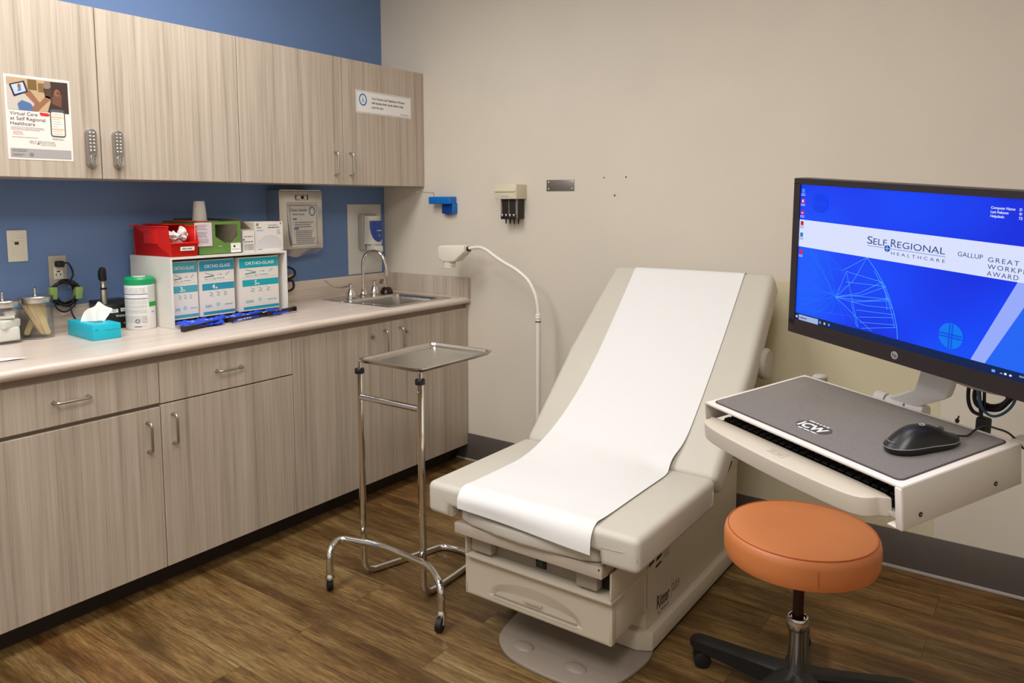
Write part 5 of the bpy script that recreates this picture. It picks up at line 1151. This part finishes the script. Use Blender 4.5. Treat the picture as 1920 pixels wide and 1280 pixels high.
m = MB(mat('mouse_logo', (170, 170, 172), .4)); m.tube([(.004*math.cos(2*math.pi*k/16), .002+.004*math.sin(2*math.pi*k/16), .0376-.0003*math.sin(2*math.pi*k/16)) for k in range(16)], .0007, None, 6, closed=True, M=MM); m.build('logo_ring', mo)
MB(CORD).tube([MM@Vector((0, .057, .010)), tfm.p(.467, .239, .007), tfm.p(.462, .268, .010), tfm.p(.479, .275, .020), tfm.p(.498, .274, .022), tfm.p(.512, .290, .012), tfm.p(.52, .315, -.02)], .0019, CORD, 8, smooth=6).build('cable', mo)
# monitor
MW, MH = .556, .343
mf = Frame(NO, NX, NY); MM2 = mf.M()
mo2 = thing('monitor', 'black computer monitor showing a blue hospital desktop, held on an arm', 'monitor', NO+NX*MW/2)
BEZ = mat('dark_bezel', (46, 38, 38), .35)
m = MB(BEZ)
for a in ((0, 0, MW, .031), (0, MH-.0125, MW, MH), (0, .02, .017, MH-.01), (MW-.017, .02, MW, MH-.01)):
    m.box(a[0], a[1], -.014, a[2], a[3], .0035, M=MM2)
m.build('bezel', mo2)
m = MB(BEZ); m.prism(rrect(-.0008, -.0008, MW+.0008, MH+.0008, .008, 5), -.026, -.0005, 'z', r=.002, M=MM2); m.box(.08, .05, -.05, MW-.08, MH-.05, -.025, r=.01, M=MM2)
m.build('rear_shell', mo2)
m = MB(ARM); m.box(MW/2-.05, MH/2-.09, -.075, MW/2+.05, MH/2+.05, -.05, r=.004, M=MM2); m.build('monitor_mount', mo2)
m = MB(mat('beige_arm_cover', (188, 174, 152), .45)); m.ell(mf.p(.43, -.004, -.07), (.10, .045, .022), None, 24, Matrix.Rotation(math.atan2(NX.y, NX.x), 4, 'Z')); m.build('arm_cover', mo2)
def scr(n, c, e=1.0):
    m_ = mat('screen_'+n, c, .3, spec=.3, emit=e); m_.node_tree.nodes['Principled BSDF'].inputs['Base Color'].default_value = (.006, .006, .008, 1); return m_
# screen picture in its own frame
BG = bpy.data.materials.new('screen_blue'); BG.use_nodes = True
nt = BG.node_tree; bs = nt.nodes['Principled BSDF']; bs.inputs['Roughness'].default_value = .3; bs.inputs['Base Color'].default_value = (.004, .004, .008, 1)
tcn = nt.nodes.new('ShaderNodeTexCoord'); nn_ = nt.nodes.new('ShaderNodeTexNoise'); nn_.inputs['Scale'].default_value = 3.2; nn_.inputs['Detail'].default_value = 1; nt.links.new(tcn.outputs['Object'], nn_.inputs['Vector'])
rp = ramp(nt, [(.35, (0, 40, 225)), (.5, (0, 64, 250)), (.65, (0, 88, 255))]); nt.links.new(nn_.outputs['Fac'], rp.inputs[0]); nt.links.new(rp.outputs[0], bs.inputs['Emission Color']); bs.inputs['Emission Strength'].default_value = .95
m = MB(BG)
U0, U1, V0, V1 = .0178, .5385, .030, .3298
SH = .0006
m.box(U0-.002, V0-.002, -.004, U1+.002, V1+.002, 0, M=MM2)
sq = Frame(mf.p(0, 0, 0), NX, NY)
band = scr('band', (216, 224, 252), 1.0)
rect(m, sq, U0, .1955, U1, .2545, band, SH)
poly(m, sq, [(.4256, .0465), (.4515, .0465), (.5385, .143), (.5385, .1955), (.5, .1955)][:0] or [(.4256, .0465), (.4515, .0465), (.527, .1955), (.493, .1955)], scr('streak', (150, 170, 250)), SH)
poly(m, sq, [(.4515, .0465), (U1, .0465), (U1, .1955), (.527, .1955)], scr('lighter_blue', (30, 104, 255), .9), SH)
cb_ = scr('light_blue', (0, 128, 255), .85)
disc(m, sq, .386, .0795, .0235, cb_, SH*2)
bgf = scr('cross_blue', (0, 76, 236), .9)
for d_ in (-.0026, .0026): rect(m, sq, .386+d_-.0012, .057, .386+d_+.0012, .102, bgf, SH*3); rect(m, sq, .3635, .0795+d_-.0012, .4085, .0795+d_+.0012, bgf, SH*3)
dc = scr('faint_circle', (0, 58, 232), 1); disc(m, sq, .0725, .2935, .021, dc, SH*2); 
for d_ in (-.0024, .0024): rect(m, sq, .0725+d_-.001, .273, .0725+d_+.001, .314, BG, SH*3); rect(m, sq, .052, .2935+d_-.001, .093, .2935+d_+.001, BG, SH*3)
cy_ = scr('cyan_line', (90, 190, 255), 1)
cen = (.072, .062); 
arc_ = [(.1983, .1955), (.222, .172), (.243, .146), (.258, .119), (.2686, .0935), (.276, .07), (.2793, .0475)]
line(m, sq, arc_, .0009, cy_, SH*2); line(m, sq, [(a-.005, b_-.001) for a, b_ in arc_[1:]][:-1], .0007, cy_, SH*2)
dia = scr('dim_line', (30, 124, 255), 1)
hub_ = (.127, .102)
for p in ((.1983, .1955), (.236, .152), (.246, .145), (.255, .122), (.262, .105), (.09, .1955), (.055, .19), (.038, .17), (.03, .13), (.022, .08), (.06, .05), (.1, .05), (.15, .055), (.185, .052), (.22, .05)):
    line(m, sq, [hub_, ((hub_[0]+p[0])/2+.006, (hub_[1]+p[1])/2-.005), p], .0006, dia if p[0] < .19 else cy_, SH*2)
for a_, b_ in (((.15, .16), (.236, .152)), ((.15, .138), (.246, .145)), ((.17, .10), (.258, .119)), ((.165, .112), (.255, .122)), ((.18, .085), (.2686, .0935)), ((.188, .072), (.268, .088)), ((.19, .062), (.272, .074)), ((.195, .05), (.276, .07)),
               ((.14, .16), (.1983, .1955)), ((.15, .16), (.17, .10)), ((.17, .10), (.188, .05)), ((.166, .10), (.184, .05)), ((.15, .16), (.127, .102)), ((.11, .16), (.14, .16)), ((.02, .098), (.17, .112)), ((.02, .105), (.13, .108)), ((.02, .055), (.19, .072)), ((.236, .152), (.262, .105)), ((.247, .128), (.252, .10)), ((.05, .19), (.127, .102)), ((.066, .19), (.12, .102)), ((.1, .19), (.145, .155)), ((.03, .06), (.15, .13)), ((.05, .05), (.16, .135))):
    line(m, sq, [a_, b_], .0006, cy_ if a_[0] > .13 else dia, SH*2)
ic = scr('logo_text', (38, 62, 136), .8)
text(m, sq, 'S', .1965, .2235, .0215, ic, SH*2, width=.0125, bold=0); text(m, sq, 'ELF', .2105, .2235, .0175, ic, SH*2, width=.031, bold=0)
text(m, sq, 'R', .2505, .2235, .0215, ic, SH*2, width=.0125, bold=0); text(m, sq, 'EGIONAL', .2645, .2235, .0175, ic, SH*2, width=.098, bold=0)
# fine serif feet under and over the capital stems
for u_ in (.2115, .224, .236, .2515, .2655, .279, .3025, .3105, .3335, .345): rect(m, sq, u_-.0012, .2233, u_+.0035, .2238, ic, SH*2)
ib = scr('logo_line', (30, 100, 200), .7)
rect(m, sq, .1965, .2192, .3638, .2200, ib, SH*2); disc(m, sq, .2436, .2193, .0068, ib, SH*3, n=20); rect(m, sq, .2431, .2125, .2441, .2261, band, SH*4); rect(m, sq, .2368, .2188, .2504, .2198, band, SH*4)
text(m, sq, 'HEALTHCARE', .2525, .2085, .0085, ic, SH*2, width=.111, space=1.6)
text(m, sq, 'GALLUP', .3863, .2245, .0115, ic, SH*2, width=.0455, bold=0)
for s_, v_, w_ in (('GREAT', .2235, .052), ('WORKPLACE', .2115, .0965), ('AWARD', .1998, .053)): text(m, sq, s_, .441, v_-.0012, .0115, ic, SH*2, width=w_, space=1.25)
ring(m, sq, .515, .2285, .012, .0014, ib, SH*2); ring(m, sq, .515, .2285, .009, .001, ib, SH*2)
wt = scr('white', (225, 235, 255), 1)
for s_, v_, w_ in (('Computer Name:', .3115, .0405), ('Last Reboot:', .3045, .030), ('Helpdesk:', .2975, .0235)): text(m, sq, s_, .438, v_, .0062, wt, SH*2, width=w_, bold=.0001)
for s_, v_ in (('D', .3115), ('9/', .3045), ('72', .2975)): text(m, sq, s_, .485, v_, .0062, wt, SH*2, bold=.0001)
# icons
for (vv, cc_) in ((.317, (60, 140, 240)), (.295, (240, 70, 30)), (.270, (220, 20, 60)), (.247, (190, 20, 50)), (.222, (30, 120, 200)), (.197-.013, (220, 20, 60))):
    rect(m, sq, .0225, vv-.0045, .0305, vv+.0045, scr('icon%d' % int(vv*1000), cc_), SH*4); greek(m, sq, .0205, vv-.0065, .0325, 2, .0028, .001, wt if vv > .26 or vv < .2 else ic, SH*4, rag=.1)
rect(m, sq, .0245, .293, .0285, .297, wt, SH*5); rect(m, sq, .024, .2685, .029, .2705, wt, SH*5)
rect(m, sq, U0, V0, U1, .0465, scr('taskbar', (2, 34, 86), .8), SH*2)
rect(m, sq, .0285, .0325, .0835, .0445, scr('search', (170, 188, 228), .9), SH*3); greek(m, sq, .034, .0395, .055, 1, .01, .0022, ic, SH*4); ring(m, sq, .031, .0385, .0016, .0005, ic, SH*4, n=12)
for k_, cc_ in enumerate(((120, 160, 220), (240, 190, 80), (60, 170, 230))): rect(m, sq, .0875+k_*.012, .0365, .0920+k_*.012, .0415, scr('task%d' % k_, cc_), SH*4)
for u_ in (.0205, .0232):
    for v_ in (.0365, .0390): rect(m, sq, u_, v_, u_+.0023, v_+.0022, wt, SH*4)
rect(m, sq, .4655, .0360, .4715, .0405, scr('tray', (110, 170, 240)), SH*4); line(m, sq, [(.480, .0365), (.482, .0385), (.484, .0365)], .0007, wt, SH*4); rect(m, sq, .487, .0365, .491, .0400, wt, SH*4); rect(m, sq, .4955, .0365, .4995, .0395, wt, SH*4)
text(m, sq, '10:24 AM', .512, .0395, .0045, wt, SH*4); 
so = m.build('screen', mo2, 0)
m = MB(mat('logo_silver', (200, 196, 194), .3, .6)); lf = Frame(mf.p(.2771, .0155, .0036), NX, NY); disc(m, lf, 0, 0, .0078, m.mats[0], .0004, n=32); text(m, lf, 'hp', .0002, -.0028, .0115, BEZ, .0008, align='CENTER', width=.0095); m.build('logo_badge', mo2)
m = MB(INKG); lf = Frame(mf.p(.008, .012, .0036), NX, NY); greek(m, lf, 0, .001, .007, 1, .01, .0012, ink('bezel_print', (96, 88, 88)), .0004); m.build('model_mark', mo2)
# cables under the monitor
cbn = thing('cable_bundle', 'looped bundle of black and blue cables hanging under the monitor', 'cables', mf.p(.37, -.08, -.14))
def mp(u, v, h): return mf.p(.409+(u-.39)*.85, -.088+(v+.1)*.85, h)
m = MB(CORD)
H1 = -.145
def pp(L, h=H1): return [mf.p(u, v, h) for u, v in L]
m.tube(pp([(.345, -.01), (.338, -.041), (.332, -.06), (.334, -.087), (.344, -.103), (.361, -.106)]), .0036, CORD, 10, smooth=6)
m.tube(pp([(.352, -.01), (.346, -.039), (.341, -.073), (.349, -.091), (.37, -.092), (.392, -.084), (.408, -.062), (.42, -.043), (.424, -.015)], H1-.006), .0042, CORD, 10, smooth=6)
m.tube(pp([(.352, -.01), (.353, -.037), (.357, -.068), (.363, -.099), (.367, -.13)], H1+.004), .0036, CORD, 10, smooth=6)
m.tube(pp([(.360, -.01), (.361, -.037), (.363, -.068), (.366, -.099)], H1-.002), .0030, CORD, 10, smooth=6)
m.tube(pp([(.352, -.085), (.372, -.086), (.392, -.076), (.408, -.054), (.424, -.03), (.43, -.01)], H1-.012), .0044, CORD, 10, smooth=6); m.build('black_cables', cbn)
MB(mat('blue_cable', (40, 86, 120), .4)).tube(pp([(.353, -.02), (.354, -.041), (.358, -.066), (.369, -.09), (.388, -.097), (.408, -.085), (.424, -.061), (.43, -.03)], H1+.008), .0026, None, 8, smooth=6).build('blue_cable', cbn)
MB(RUBBER).box(.356, -.175, H1-.012, .378, -.108, H1+.010, r=.005, M=MM2).build('cable_wrap', cbn)
MB(BLACK).tube(pp([(.414, -.052), (.406, -.044)], H1+.006), .005, None, 8).build('cable_tie', cbn)
ctk = MB(BLACK); ck = tfm.p(.405, TD+.0, .004); ctk.ell(ck, (.004, .004, .005), None, 10).tube([ck, ck+Vector((0, 0, .010))+TX*.003], .0016, BLACK, 6).tube([ck-TX*.004, ck+TX*.004], .0016, BLACK, 6); tag(ctk.build('cable_clip'), 'tiny black cable clip on the back edge of the workstation tray', 'clip')
